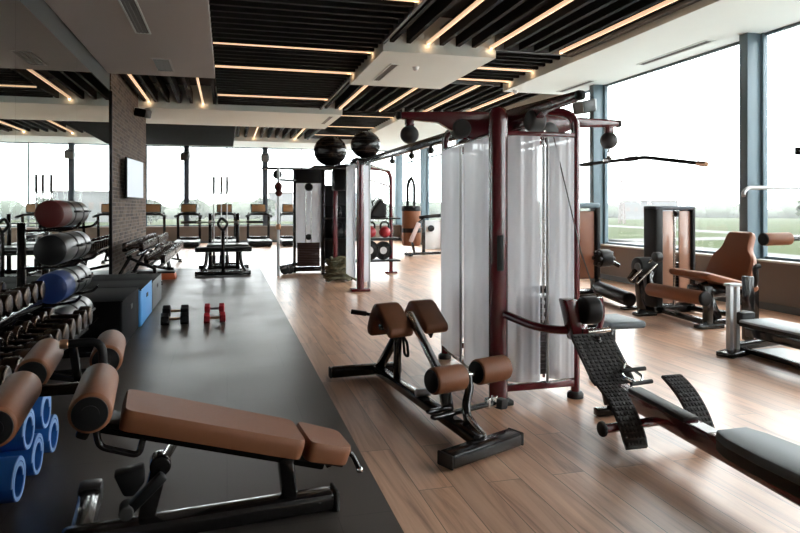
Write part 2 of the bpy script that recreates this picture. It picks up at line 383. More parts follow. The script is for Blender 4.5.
for k, lst in LEDS.items():
    x0, x1, y0, y1 = REG[k]; tr = k[0] == 'T'
    for i, q in enumerate(lst):
        c = ((x0 + x1) / 2, q, 4.16) if tr else (q, (y0 + y1) / 2, 4.165)
        d = (x1 - x0 - 0.02, 0.045, 0.032) if tr else (0.040, y1 - y0 - 0.02, 0.05)
        o = MB().box((0, 0, 0), d).obj('led_strip', 'led', loc=c)
        # the bare LED end throws a warm pool on the soffit face it butts against
        lt = bpy.data.lights.new('led_end_glow', 'POINT'); lt.energy = 0.45; lt.color = (1.0, 0.60, 0.33); lt.shadow_soft_size = 0.02
        lo = bpy.data.objects.new('led_end_glow', lt); COL.objects.link(lo); lo.parent = o
        lo.location = (d[0] / 2 - 0.06, 0, -0.035) if tr else (0, d[1] / 2 - 0.05, -0.035)
        w = {2: (['left', 'right'] if not tr else ['nearer', 'farther']), 3: (['left', 'middle', 'right'] if not tr else ['nearest', 'middle', 'farthest']),
             4: (['leftmost', 'second from left', 'third from left', 'rightmost'] if not tr else ['nearest', 'second nearest', 'third nearest', 'farthest']), 5: ['nearest', 'second nearest', 'third nearest', 'fourth nearest', 'farthest']}[len(lst)][i]
        tag(o, 'warm LED strip %s, %s of the %d there' % (WHERE[k], w, len(lst)), 'light', 'warm LED strips between the ceiling slats')
# walls
struct(MB().box((LX - 0.15, (Y0 + 13.6) / 2, ZC / 2), (0.25, 13.6 - Y0, ZC)), 'wall_left', 'trim_dark')
struct(MB().box((LX - 0.25, 16.4, ZC / 2), (0.5, 5.6, ZC)), 'wall_brick', 'brick')
mb = MB()
for k in range(6):
    a = Y0 + (13.58 - Y0) * k / 6; b_ = Y0 + (13.58 - Y0) * (k + 1) / 6
    mb.box((LX - 0.012, (a + b_) / 2, 1.86), (0.02, b_ - a - 0.004, 3.68))
struct(mb, 'wall_mirror', 'mirror')
struct(MB().box((LX + 0.004, 13.57, 1.86), (0.05, 0.035, 3.70), 0.004), 'trim_5', 'black_matte')
struct(MB().box((-5.3, (19.2 + Y1) / 2, ZC / 2), (0.2, Y1 - 19.2, ZC)), 'wall_alcove', 'wall_grey')
struct(MB().box((-3.9, 19.2, ZC / 2), (2.6, 0.2, ZC)), 'wall_return', 'wall_grey')
struct(MB().box((RX / 2 - 1.1, Y0 - 0.1, ZC / 2), (RX + 2.4, 0.2, ZC)), 'wall_front', 'wall_grey')
struct(MB().box((RX + 0.12, (Y0 + Y1) / 2, 0.34), (0.24, Y1 - Y0, 0.68)), 'wall_right', 'wall_brown')
struct(MB().box((RX / 2 - 2.6, Y1 + 0.12, 0.34), (RX + 5.2, 0.24, 0.68)), 'wall_back', 'wall_brown')
struct(MB().box((RX + 0.10, (Y0 + Y1) / 2, 0.695), (0.30, Y1 - Y0, 0.03), 0.004).box((RX / 2 - 2.6, Y1 + 0.10, 0.695), (RX + 5.2, 0.30, 0.03), 0.004), 'trim_2', 'sill')
struct(MB().box((RX + 0.12, (Y0 + Y1) / 2, 4.35), (0.24, Y1 - Y0, 0.7)).box((RX / 2 - 2.6, Y1 + 0.12, 4.35), (RX + 5.2, 0.24, 0.7)), 'trim_3', 'plaster')
struct(MB().box((RX - 0.012, (Y0 + Y1) / 2, 0.05), (0.024, Y1 - Y0, 0.10)), 'baseboard_right', 'trim_dark')
struct(MB().box((RX / 2 - 2.6, Y1 - 0.012, 0.05), (RX + 5.1, 0.024, 0.10)), 'baseboard_back', 'trim_dark')
# columns and windows of the right and back glass walls
CY = [-0.3, 3.8, 7.9, 12.0, 16.1, 20.2, 24.3]
for i, y in enumerate(CY):
    struct(MB().box((RX - 0.03, y, 2.35), (0.24, 0.16, 3.30), 0.006).box((RX + 0.12, y, 2.35), (0.08, 0.26, 3.30), 0.006), 'trim_column_right_%d' % (i + 1), 'alu')
struct(MB().box((RX - 0.10, Y1 - 0.12, 2.35), (0.30, 0.30, 3.30), 0.006), 'trim_column_corner', 'alu')
CX = [-4.75, -1.60, 1.55, 4.65]
for i, x in enumerate(CX):
    struct(MB().box((x, Y1 - 0.04, 2.35), (0.20, 0.24, 3.30), 0.006), 'trim_column_back_%d' % (i + 1), 'alu_dark')
mb = MB()
for x in (-3.15, 0.0, 3.1, 6.1): mb.box((x, Y1 + 0.07, 2.35), (0.05, 0.06, 3.3))
struct(mb, 'trim_4', 'alu')
ys = [Y0] + CY + [Y1]
for i, (a, b_) in enumerate(zip(ys, ys[1:])):
    mb = MB().box((RX + 0.14, (a + b_) / 2, 2.355), (0.012, b_ - a - 0.12, 3.29))
    w = struct(mb, 'window_%d' % (i + 1), 'glass')
    f = MB().box((RX + 0.14, (a + b_) / 2, 0.73), (0.05, b_ - a - 0.1, 0.04)).box((RX + 0.14, (a + b_) / 2, 3.98), (0.05, b_ - a - 0.1, 0.04))
    if i >= 6: f.box((RX + 0.14, (a + b_) / 2, 3.42), (0.05, b_ - a - 0.1, 0.05))
    f.obj('window_frame', 'alu', w)
xs = [-5.2, -4.75, -3.15, -1.6, 0, 1.55, 3.1, 4.65, 6.1, 7.45]
for i, (a, b_) in enumerate(zip(xs, xs[1:])):
    w = struct(MB().box(((a + b_) / 2, Y1 + 0.14, 2.355), (b_ - a - 0.06, 0.012, 3.29)), 'window_%d' % (i + 9), 'glass')
    MB().box(((a + b_) / 2, Y1 + 0.14, 0.73), (b_ - a - 0.05, 0.05, 0.04)).box(((a + b_) / 2, Y1 + 0.14, 3.98), (b_ - a - 0.05, 0.05, 0.04)).obj('window_frame', 'alu', w)
# ceiling vents
def vent(x, y, wx, wy, label, frame='plaster'):
    t = thing('ceiling_vent', label, 'vent', (x, y, ZS), 0, 'slot vents in the ceiling soffits')
    mb = MB()
    for sx in (-1, 1): mb.box((sx * (wx / 2 + 0.012), 0, -0.004), (0.024, wy + 0.048, 0.016))
    for sy in (-1, 1): mb.box((0, sy * (wy / 2 + 0.012), -0.004), (wx, 0.024, 0.016))
    mb.obj('frame', frame, t)
    g = MB().box((0, 0, -0.0005), (wx, wy, 0.003)); 
    for k in range(3): g.box((wx * (k - 1) / 3.2, 0, -0.005), (0.012, wy, 0.008))
    g.obj('grille', 'grille', t)
vent(-1.18, 8.9, 0.17, 2.4, 'long slot vent in the grey left soffit', 'plaster')
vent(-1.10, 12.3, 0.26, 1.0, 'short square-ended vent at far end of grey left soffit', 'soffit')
vent(2.88, 11.9, 0.12, 1.5, 'slot vent along left edge of the white middle soffit')
vent(2.80, 18.8, 0.12, 1.7, 'slot vent at right end of the white cross beam')
vent(7.10, 9.2, 0.12, 1.7, 'slot vent in the right beam above the large window')
vent(7.05, 12.2, 0.12, 1.3, 'slot vent at the far end of the right beam')
for x, y, lb in ((3.3, 11.3, 'small white smoke detector under the middle soffit'), (6.05, 13.0, 'small white smoke detector at the end of right beam')):
    tag(MB().lathe([(0, -0.075), (0.03, -0.07), (0.05, -0.05), (0.055, -0.02), (0.07, 0)], (0, 0, 0)).obj('smoke_detector', 'white', loc=(x, y, ZS)), lb, 'smoke detector')
# ------------------------------------------------------------------ dark red cable tower
TX, TY = 2.28, 5.2
def tower():
    t = thing('cable_tower', 'tall dark red four-sided cable tower with frosted white shrouds on wood floor', 'cable machine', (TX, TY, 0))
    q = lambda x, y, z: (x - TX, y - TY, z)
    # heavy front post, oval in section, domed top
    rings = []
    for z, k in ((0.03, 1), (2.10, 1), (2.145, 0.95), (2.18, 0.8), (2.195, 0.45)):
        rings.append([q(1.935 + 0.074 * k * math.cos(a), 4.45 + 0.045 * k * math.sin(a), z) for a in [2 * PI * i / 20 for i in range(20)]])
    p = MB().loft(rings).obj('front_post', 'red', t)
    MB().box(q(1.93, 4.402, 1.12), (0.05, 0.008, 0.26), 0.003).obj('label_plate', 'black_matte', p)
    MB().box(q(1.95, 4.45, 0.02), (0.17, 0.13, 0.04), 0.012).obj('foot', 'rubber', p)
    def post(x, y, cx, cy):
        p = MB().tube([q(x, y, 0.03), q(x, y, 2.17), q(x + (cx - x) * 0.75, y + (cy - y) * 0.5, 2.21)], 0.034, n=14, fillet=0.22, fn=7).obj('corner_post', 'red', t)
        MB().lathe([(0.062, 0), (0.062, 0.03), (0.05, 0.045), (0.036, 0.05)], q(x, y, 0)).obj('foot', 'rubber', p)
    post(2.58, 4.47, 2.30, 4.75); post(2.03, 5.95, 2.2, 5.6); post(2.60, 5.95, 2.35, 5.6)
    # horizontal rails
    mb = MB()
    C4 = [(1.95, 4.46), (2.58, 4.47), (2.60, 5.95), (2.03, 5.95)]
    for a, b in zip(C4, C4[1:] + C4[:1]): mb.bar(q(*a, 2.005), q(*b, 2.005), 0.05, 0.035)
    mb.obj('top_rail', 'red', t)
    mb = MB()
    for a, b in zip(C4, C4[1:] + C4[:1]): mb.bar(q(*a, 0.115), q(*b, 0.115), 0.05, 0.05)
    mb.obj('base_rail', 'red', t)
    # centre hub and four arms at the top
    MB().cyl(q(TX, TY, 2.06), q(TX, TY, 2.25), 0.11, n=24, bev=0.02).bar(q(TX, 4.55, 2.12), q(TX, 5.9, 2.12), 0.08, 0.08).obj('hub', 'red', t)
    def arm(ang, L, ball_at, inner):
        M = Matrix.Rotation(R(ang), 4, 'Z')
        prof = [(0.06, 2.27), (0.30, 2.27), (L - 0.02, 2.245), (L, 2.225), (L - 0.02, 2.185), (L * 0.62, 2.165), (L * 0.45, 2.08), (0.25, 2.03), (0.06, 2.03)]
        a = MB().prism(prof, -0.034, 0.034, 'xz', 0.014, 3, M).obj('arm', 'red', t)
        MB().box((M @ Vector((L - 0.005, 0, 2.215))), (0.05, 0.074, 0.066), 0.02, (0, 0, ang)).obj('end_cap', 'black_matte', a)
        if ball_at:
            c = M @ Vector((ball_at, 0, 2.06))
            MB().box(c + Vector((0, 0, 0.10)), (0.075, 0.06, 0.10), 0.014, (0, 0, ang)).obj('pulley_bracket', 'red', a)
            b = MB().sphere(c, 0.078, n=24).obj('pulley_housing', 'pulley_grey', a)
        c = M @ Vector((inner, 0, 2.12))
        d = M.to_3x3() @ Vector((0, 1, 0))
        MB().cyl(c - d * 0.062, c + d * 0.062, 0.082, n=28, bev=0.025).obj('inner_pulley', 'pulley_grey', a)
    arm(180, 0.91, 0.815, 0.365); arm(0, 1.16, 1.06, 0.45); arm(-88.5, 1.26, None, 0.62); arm(90, 0.95, 0.86, 0.40)
    # frosted shrouds, fluted in section
    def shroud(poly, name='shroud'):
        rings = [[q(x, y, z) for x, y in poly] for z in (0.17, 1.98)]
        b = MB(); bm = b.bm
        V = [[bm.verts.new(p) for p in r] for r in rings]
        for i in range(len(poly) - 1): bm.faces.new((V[0][i], V[0][i + 1], V[1][i + 1], V[1][i]))
        o = b.obj(name, 'frost', t, smooth=60)
        return o
    def bow(a, b, bulge, flute=0.006, n=28):
        a = Vector(a); b = Vector(b); d = b - a; nrm = Vector((d.y, -d.x)).normalized(); out = []
        for i in range(n + 1):
            u = i / n; w = 4 * u * (1 - u); w = min(1, w * 1.9)
            f = flute * max(0, math.cos((u - 0.28) * 18)) * (1 if 0.1 < u < 0.9 else 0)
            p = a + d * u + nrm * (bulge * w + f); out.append((p.x, p.y))
        return out
    shroud(bow((2.005, 4.46), (2.275, 4.45), 0.075)); shroud(bow((2.335, 4.45), (2.56, 4.46), 0.06))
    shroud(bow((2.02, 5.93), (1.955, 5.27), 0.06)); shroud(bow((1.95, 5.17), (1.915, 4.50), 0.05))
    shroud(bow((2.60, 4.5), (2.62, 5.12), 0.06)); shroud(bow((2.62, 5.2), (2.62, 5.92), 0.06))
    shroud(bow((2.58, 5.96), (2.05, 5.96), 0.06))
    # weight stacks with guide rods, seen through the gaps
    def stack(x, y, w, d):
        mb = MB(); 
        for k in range(14): mb.box(q(x, y, 0.20 + 0.042 * k), (w, d, 0.038), 0.004)
        s = mb.obj('weight_stack', 'stack', t)
        g = MB()
        for sx in (-1, 1): g.cyl(q(x + (sx * 0.07 if w > d else 0), y + (0 if w > d else sx * 0.07), 0.14), q(x + (sx * 0.07 if w > d else 0), y + (0 if w > d else sx * 0.07), 2.05), 0.011, n=12)
        g.obj('guide_rod', 'chrome', s)
        MB().box(q(x, y, 0.82), (w * 0.7, d * 0.8, 0.05), 0.008).cyl(q(x, y, 0.84), q(x, y, 2.05), 0.005, n=8).obj('lifting_head', 'black_matte', s)
        return s
    stack(2.30, 4.58, 0.26, 0.12); stack(2.12, 5.22, 0.12, 0.26)
    MB().cyl(q(2.325, 4.43, 0.14), q(2.325, 4.43, 1.97), 0.012, n=12).cyl(q(1.925, 5.22, 0.14), q(1.925, 5.22, 1.97), 0.012, n=12).obj('slot_rod', 'steel', t)
    # selector numbers strip beside the front stack: pale beads up the slot
    mb = MB().box(q(2.295, 4.446, 0.98), (0.014, 0.006, 0.78))
    for k in range(13): mb.box(q(2.295, 4.44, 0.62 + 0.06 * k), (0.024, 0.012, 0.03), 0.004)
    mb.obj('weight_marker', 'white', t)
    # low row station on the near side: curved brace, slanted plate, pulley and seat arm
    MB().tube([q(1.97, 4.41, 0.67), q(2.10, 4.22, 0.61), q(2.25, 4.12, 0.59), q(2.42, 4.08, 0.60), q(2.50, 4.22, 0.62), q(2.57, 4.44, 0.64)], 0.030, n=14, fillet=0.12).obj('low_row_brace', 'red', t)
    MB().prism([(-0.02, 0.53), (0.05, 0.53), (0.0, 0.82), (-0.09, 0.82)], -0.06, 0.06, 'xz', 0.012, 2, Matrix.Translation(q(2.33, 4.06, 0))).obj('pulley_plate', 'red', t)
    pl = MB().cyl(q(2.355, 4.0, 0.745), q(2.475, 4.0, 0.745), 0.095, n=32, bev=0.018).obj('low_pulley', 'black_matte', t)
    MB().tube([q(2.36, 4.0, 0.60), q(2.49, 4.0, 0.60), q(2.52, 4.0, 0.70), q(2.50, 4.0, 0.83)], 0.02, n=10, fillet=0.05).obj('pulley_guard', 'red', pl)
    MB().cyl(q(2.36, 3.93, 0.61), q(2.53, 3.93, 0.62), 0.017, n=12).obj('roller_pin', 'chrome', pl)
    MB().tube([q(2.36, 4.40, 1.98), q(2.565, 4.36, 1.12), q(2.50, 4.05, 0.83)], 0.005, n=6).obj('cable', 'grille', t)
    # pulldown seat on the window side
    MB().bar(q(2.60, 5.0, 0.42), q(3.14, 4.86, 0.44), 0.06, 0.05).bar(q(3.14, 4.86, 0.44), q(3.14, 4.86, 0.05), 0.06, 0.06).bar(q(2.95, 4.86, 0.03), q(3.32, 4.86, 0.03), 0.07, 0.05).obj('seat_arm', 'black', t)
    MB().box(q(3.13, 4.80, 0.50), (0.34, 0.42, 0.06), 0.025, seg=4).obj('seat_pad', 'grey_pad', t)
    # rear long foot and step board under the low row
    return t
tower()
# lat bar hanging from the right arm
def lat_bar():
    t = thing('lat_pulldown_bar', 'long black bent lat bar hanging from right arm of red cable tower', 'pulldown bar', (3.34, 5.2, 1.87))
    MB().tube([(0.02, -1.20, -0.10), (0, -0.52, 0.0), (0, 0.52, 0.0), (0, 0.62, -0.01)], 0.015, n=12, fillet=0.06).obj('bar', 'black_matte', t)
    MB().cyl((0.02, -1.215, -0.104), (0.018, -1.13, -0.09), 0.019, n=12).obj('end_cap', 'copper', t)
    MB().cyl((0, -0.42, 0), (0, -0.27, 0), 0.021, n=12).obj('grip', 'rubber', t)
    MB().cyl((0, 0.27, 0), (0, 0.42, 0), 0.021, n=12).obj('grip', 'rubber', t)
    MB().lathe([(0.05, 0.0), (0.05, 0.02), (0.02, 0.035), (0.012, 0.05)], (0, 0, 0.0)).tube([(0.0, -0.02, 0.05), (0, -0.02, 0.09), (0, 0.02, 0.09), (0, 0.02, 0.05)], 0.006, n=8, closed=True).cyl((0, 0, 0.08), (0, 0, 0.111), 0.009, n=8).obj('swivel_hook', 'chrome', t)
lat_bar()
# ------------------------------------------------------------------ long seated-row bench with two foot plates
def row_bench():
    t = thing('seated_row_bench', 'long low row bench with grey pad and two textured foot plates on a red rail', 'rowing bench', (2.46, 3.2, 0))
    q = lambda x, y, z: (x - 2.46, y - 3.2, z)
    MB().bar(q(2.60, 4.02, 0.20), q(2.40, 1.55, 0.20), 0.098, 0.115, 0.015).obj('rail', 'red', t)
    MB().bar(q(2.578, 3.72, 0.262), q(2.515, 3.10, 0.262), 0.102, 0.036, 0.014).obj('rail_cover', 'black_matte', t)
    MB().box(q(2.506, 2.98, 0.2585), (0.080, 0.15, 0.004), 0, (0, 0, -4.6)).obj('rail_sticker', 'white', t)
    # pad: nose narrow, body widening, thick edge
    def padring(z, k): return [q(2.445 + 0.155 * sx * k, y, z) for sx, y in ((-0.62, 2.72), (0.62, 2.72), (0.86, 2.62), (1, 2.4), (1, 1.5), (-1, 1.5), (-1, 2.4), (-0.86, 2.62))]
    MB().loft([padring(0.245, 0.97), padring(0.30, 1.0)]).obj('seat_base', 'black_matte', t)
    MB().loft([padring(0.301, 1.0), padring(0.325, 0.995), padring(0.34, 0.95), padring(0.345, 0.86)]).obj('seat_pad', 'grey_pad', t)
    # foot crossbar and plates
    MB().cyl(q(2.18, 3.44, 0.13), q(2.92, 3.52, 0.13), 0.028, n=14).obj('foot_crossbar', 'red', t)
    for x, y in ((2.165, 3.44), (2.935, 3.52)): MB().cyl(q(x - 0.015, y, 0.13), q(x + 0.015, y, 0.13), 0.045, n=18, bev=0.01).obj('crossbar_cap', 'rubber', t)
    def plate(c0, c1, w, name='foot_plate', curve=0.05, taper=1.0):
        # c0 bottom centre, c1 top centre; ribbed face towards the seat
        c0 = Vector(q(*c0)); c1 = Vector(q(*c1)); L = (c1 - c0).length
        up = (c1 - c0).normalized(); x = Vector((1, -0.02, 0)).normalized(); nrm = x.cross(up).normalized()
        if nrm.y > 0: nrm = -nrm
        n = 10; rows = []
        for i in range(n + 1):
            u = i / n; cpos = c0 + up * L * u - nrm * curve * 4 * u * (1 - u) * -1
            hw = w / 2 * (taper + (1 - taper) * u) * (0.93 if i in (0, n) else 1)
            rows.append((cpos, hw))
        b = MB()
        rings = [[p - x * hw, p + x * hw, p + x * hw - nrm * 0.022, p - x * hw - nrm * 0.022] for p, hw in rows]
        b.loft(rings)
        pl = b.obj(name, 'rubber', t)
        g = MB()
        for i in range(13):
            u = (i + 0.7) / 13.4; f = u * n; k = min(int(f), n - 1); fr = f - k
            p = rows[k][0].lerp(rows[k + 1][0], fr); hw = rows[k][1] * 0.96; tan = (rows[k + 1][0] - rows[k][0]).normalized(); nn = x.cross(tan).normalized()
            if nn.y > 0: nn = -nn
            m = 6 if w < 0.2 else 9
            for j in range(m):
                cx = -hw + 2 * hw * (j + 0.5) / m
                g.box(p + x * cx + nn * 0.003, (2 * hw / m * 0.72, L / 13.4 * 0.66, 0.010), 0.003, Matrix((x, tan, nn)).transposed(), 1)
        g.obj('tread', 'rubber', pl)
        return pl
    plate((2.33, 3.33, 0.045), (2.34, 3.67, 0.34), 0.15)
    plate((2.86, 3.39, 0.045), (2.86, 3.72, 0.34), 0.15)
    plate((2.42, 3.69, 0.32), (2.37, 3.90, 0.605), 0.30, 'step_board', 0.0)
    MB().bar(q(2.42, 3.76, 0.16), q(2.40, 3.90, 0.58), 0.06, 0.05, up=(1, 0, 0)).obj('board_post', 'black', t)
    MB().bar(q(2.48, 4.02, 0.03), q(2.78, 4.02, 0.03), 0.07, 0.05).bar(q(2.60, 4.0, 0.04), q(2.60, 4.0, 0.2), 0.06, 0.06).obj('floor_foot', 'black', t)
    MB().bar(q(2.15, 1.62, 0.03), q(2.66, 1.62, 0.03), 0.07, 0.05).bar(q(2.405, 1.62, 0.04), q(2.405, 1.62, 0.2), 0.06, 0.06).obj('floor_foot', 'black', t)
row_bench()
def row_handle():  # lies on the step board
    t = thing('row_handle', 'steel double row handle on a carabiner lying on the step board', 'cable handle', (2.5, 3.7, 0.36))
    q = lambda x, y, z: (x - 2.5, y - 3.7, z - 0.36)
    MB().tube([q(2.455, 3.91, 0.60), q(2.465, 3.87, 0.55)], 0.005, n=6).obj('cord', 'grille', t)
    MB().tube([q(2.455, 3.865, 0.545), q(2.485, 3.845, 0.53), q(2.515, 3.80, 0.46), q(2.495, 3.80, 0.455)], 0.006, n=8, closed=True, fillet=0.02).obj('carabiner', 'chrome', t)
    MB().tube([q(2.51, 3.80, 0.46), q(2.53, 3.75, 0.42)], 0.012, n=8).tube([q(2.535, 3.76, 0.42), q(2.45, 3.67, 0.37), q(2.52, 3.58, 0.335), q(2.60, 3.66, 0.36)], 0.009, n=8, closed=True, fillet=0.03).obj('frame', 'chrome', t)
    MB().cyl(q(2.44, 3.665, 0.405), q(2.62, 3.665, 0.41), 0.014, n=12).obj('grip', 'black_matte', t)
    MB().cyl(q(2.46, 3.585, 0.34), q(2.62, 3.595, 0.345), 0.014, n=12).obj('grip', 'black_matte', t)
row_handle()
# ------------------------------------------------------------------ back extension bench (centre)
def hyper():
    RZ = 10
    ox, oy = 1.36, 4.5
    t = thing('back_extension_bench', 'black back extension bench with brown split hip pads in front of red cable tower', 'exercise bench', (ox, oy, 0), 0)
    q = lambda x, y, z: Vector((x - ox, y - oy, z))
    A = q(1.44, 3.58, 0.075); B = q(1.24, 5.42, 0.075)
    MB().bar(A, B, 0.085, 0.075, 0.02).obj('main_beam', 'black', t)
    # wide front foot, rounded, and the rear foot
    def foot(p0, p1, w, h, m='black'):
        o = MB().bar(p0, p1, w, h, 0.02, ext=0).obj('foot', m, t)
        p0 = Vector(p0); p1 = Vector(p1); d = (p1 - p0).normalized()
        for p, s in ((p0, -1), (p1, 1)): MB().bar(p + d * s * -0.004, p + d * s * 0.012, w * 0.985, h * 0.985, 0.02).obj('end_cap', 'rubber', o)
        return o
    foot(q(1.175, 3.425, 0.05), q(1.705, 3.665, 0.05), 0.125, 0.082)
    foot(q(0.85, 5.48, 0.055), q(1.46, 5.52, 0.055), 0.085, 0.09)
    # rear struts carrying the hip pads
    top = q(1.33, 4.93, 0.52)
    MB().bar(q(1.245, 5.38, 0.09), top, 0.055, 0.07, 0.015, up=(1, 0, 0)).bar(q(1.29, 4.95, 0.09), q(1.31, 4.97, 0.52), 0.05, 0.06, 0.015, up=(1, 0, 0)).obj('upright', 'black', t)
    MB().bar(q(1.375, 4.02, 0.30), q(1.345, 4.78, 0.645), 0.045, 0.055, 0.012, up=(1, 0, 0)).obj('slide_tube', 'chrome', t)
    MB().bar(q(1.39, 4.00, 0.11), q(1.375, 4.06, 0.33), 0.06, 0.075, 0.014, up=(1, 0, 0)).obj('sleeve', 'black', t)
    MB().tube([q(1.335, 4.93, 0.45), q(1.355, 4.87, 0.40), q(1.355, 4.84, 0.30), q(1.335, 4.88, 0.31)], 0.011, n=8, closed=True, fillet=0.03).obj('adjust_ring', 'black_matte', t)
    MB().cyl(q(1.29, 4.42, 0.14), q(1.40, 4.42, 0.14), 0.028, n=16, bev=0.006).obj('pin_knob', 'steel', t)
    # hip pads, folded over the top like saddles
    def pad(cx, cy):
        prof = [(-0.165, 0.485), (-0.205, 0.51), (-0.20, 0.56), (-0.02, 0.70), (0.03, 0.722), (0.085, 0.715), (0.15, 0.63), (0.20, 0.52), (0.185, 0.465), (0.12, 0.455), (0.05, 0.60), (0.01, 0.625)]
        Mx = Matrix.Translation(q(cx, cy, 0)) @ Matrix.Rotation(R(14), 4, 'Z')
        # profile drawn in y-z (y along the machine), extruded across the width
        o = MB().prism(prof, -0.102, 0.102, 'yz', 0.022, 3, Mx).obj('hip_pad', 'leather', t)
        MB().bar(Mx @ Vector((0, -0.13, 0.495)), Mx @ Vector((0, 0.0, 0.600)), 0.15, 0.02, 0.004, up=(1, 0, 0)).obj('pad_plate', 'black_matte', o)
        return o
    pad(1.20, 4.82); pad(1.505, 4.91)
    MB().bar(q(1.12, 4.80, 0.545), q(1.62, 4.93, 0.545), 0.05, 0.04).obj('pad_bracket', 'black', t)
    h = MB().tube([q(1.15, 4.93, 0.60), q(1.06, 4.95, 0.625), q(0.95, 4.99, 0.64)], 0.013, n=10, fillet=0.05).obj('handle', 'black', t)
    MB().cyl(q(1.05, 4.955, 0.627), q(0.935, 4.995, 0.643), 0.019, n=14, bev=0.005).obj('grip', 'rubber', h)
    # heel rollers on a curved post
    def roller(p0, p1, r=0.084):
        p0 = Vector(p0); p1 = Vector(p1); d = (p1 - p0).normalized()
        o = MB().cyl(p0, p1, r, n=32, bev=0.016).obj('roller_pad', 'leather', t)
        MB().cyl(p0 - d * 0.008, p0 + d * 0.003, r * 0.86, n=28, bev=0.004).obj('roller_cap', 'black_matte', o)
        MB().cyl(p1 - d * 0.003, p1 + d * 0.008, r * 0.86, n=28, bev=0.004).obj('roller_cap', 'black_matte', o)
    roller(q(1.23, 3.86, 0.37), q(1.46, 3.94, 0.365)); roller(q(1.575, 3.98, 0.375), q(1.815, 4.065, 0.375))
    MB().cyl(q(1.44, 3.93, 0.37), q(1.59, 3.985, 0.37), 0.02, n=14).obj('axle', 'chrome', t)
    MB().tube([q(1.51, 3.955, 0.37), q(1.51, 3.93, 0.29), q(1.455, 3.86, 0.20), q(1.45, 3.80, 0.12)], 0.028, n=14, fillet=0.1).obj('roller_post', 'black', t)
    MB().bar(q(1.45, 3.82, 0.15), q(1.475, 3.60, 0.085), 0.035, 0.05, 0.01).obj('link_tube', 'chrome', t)
    f = MB().bar(q(1.22, 3.82, 0.155), q(1.72, 4.02, 0.155), 0.05, 0.028, 0.012).bar(q(1.22, 3.92, 0.16), q(1.40, 3.99, 0.16), 0.04, 0.024, 0.01).obj('foot_bar', 'black', t)
    for k in (0, 1): MB().cyl(q(1.66 + 0.06 * k, 3.99 + 0.03 * k, 0.13), q(1.66 + 0.06 * k, 3.99 + 0.03 * k, 0.20), 0.022, n=12, bev=0.006).obj('fitting', 'chrome', f)
    MB().bar(q(1.735, 4.0, 0.15), q(1.80, 4.04, 0.14), 0.07, 0.07, 0.015).obj('bar_cap', 'rubber', f)
hyper()
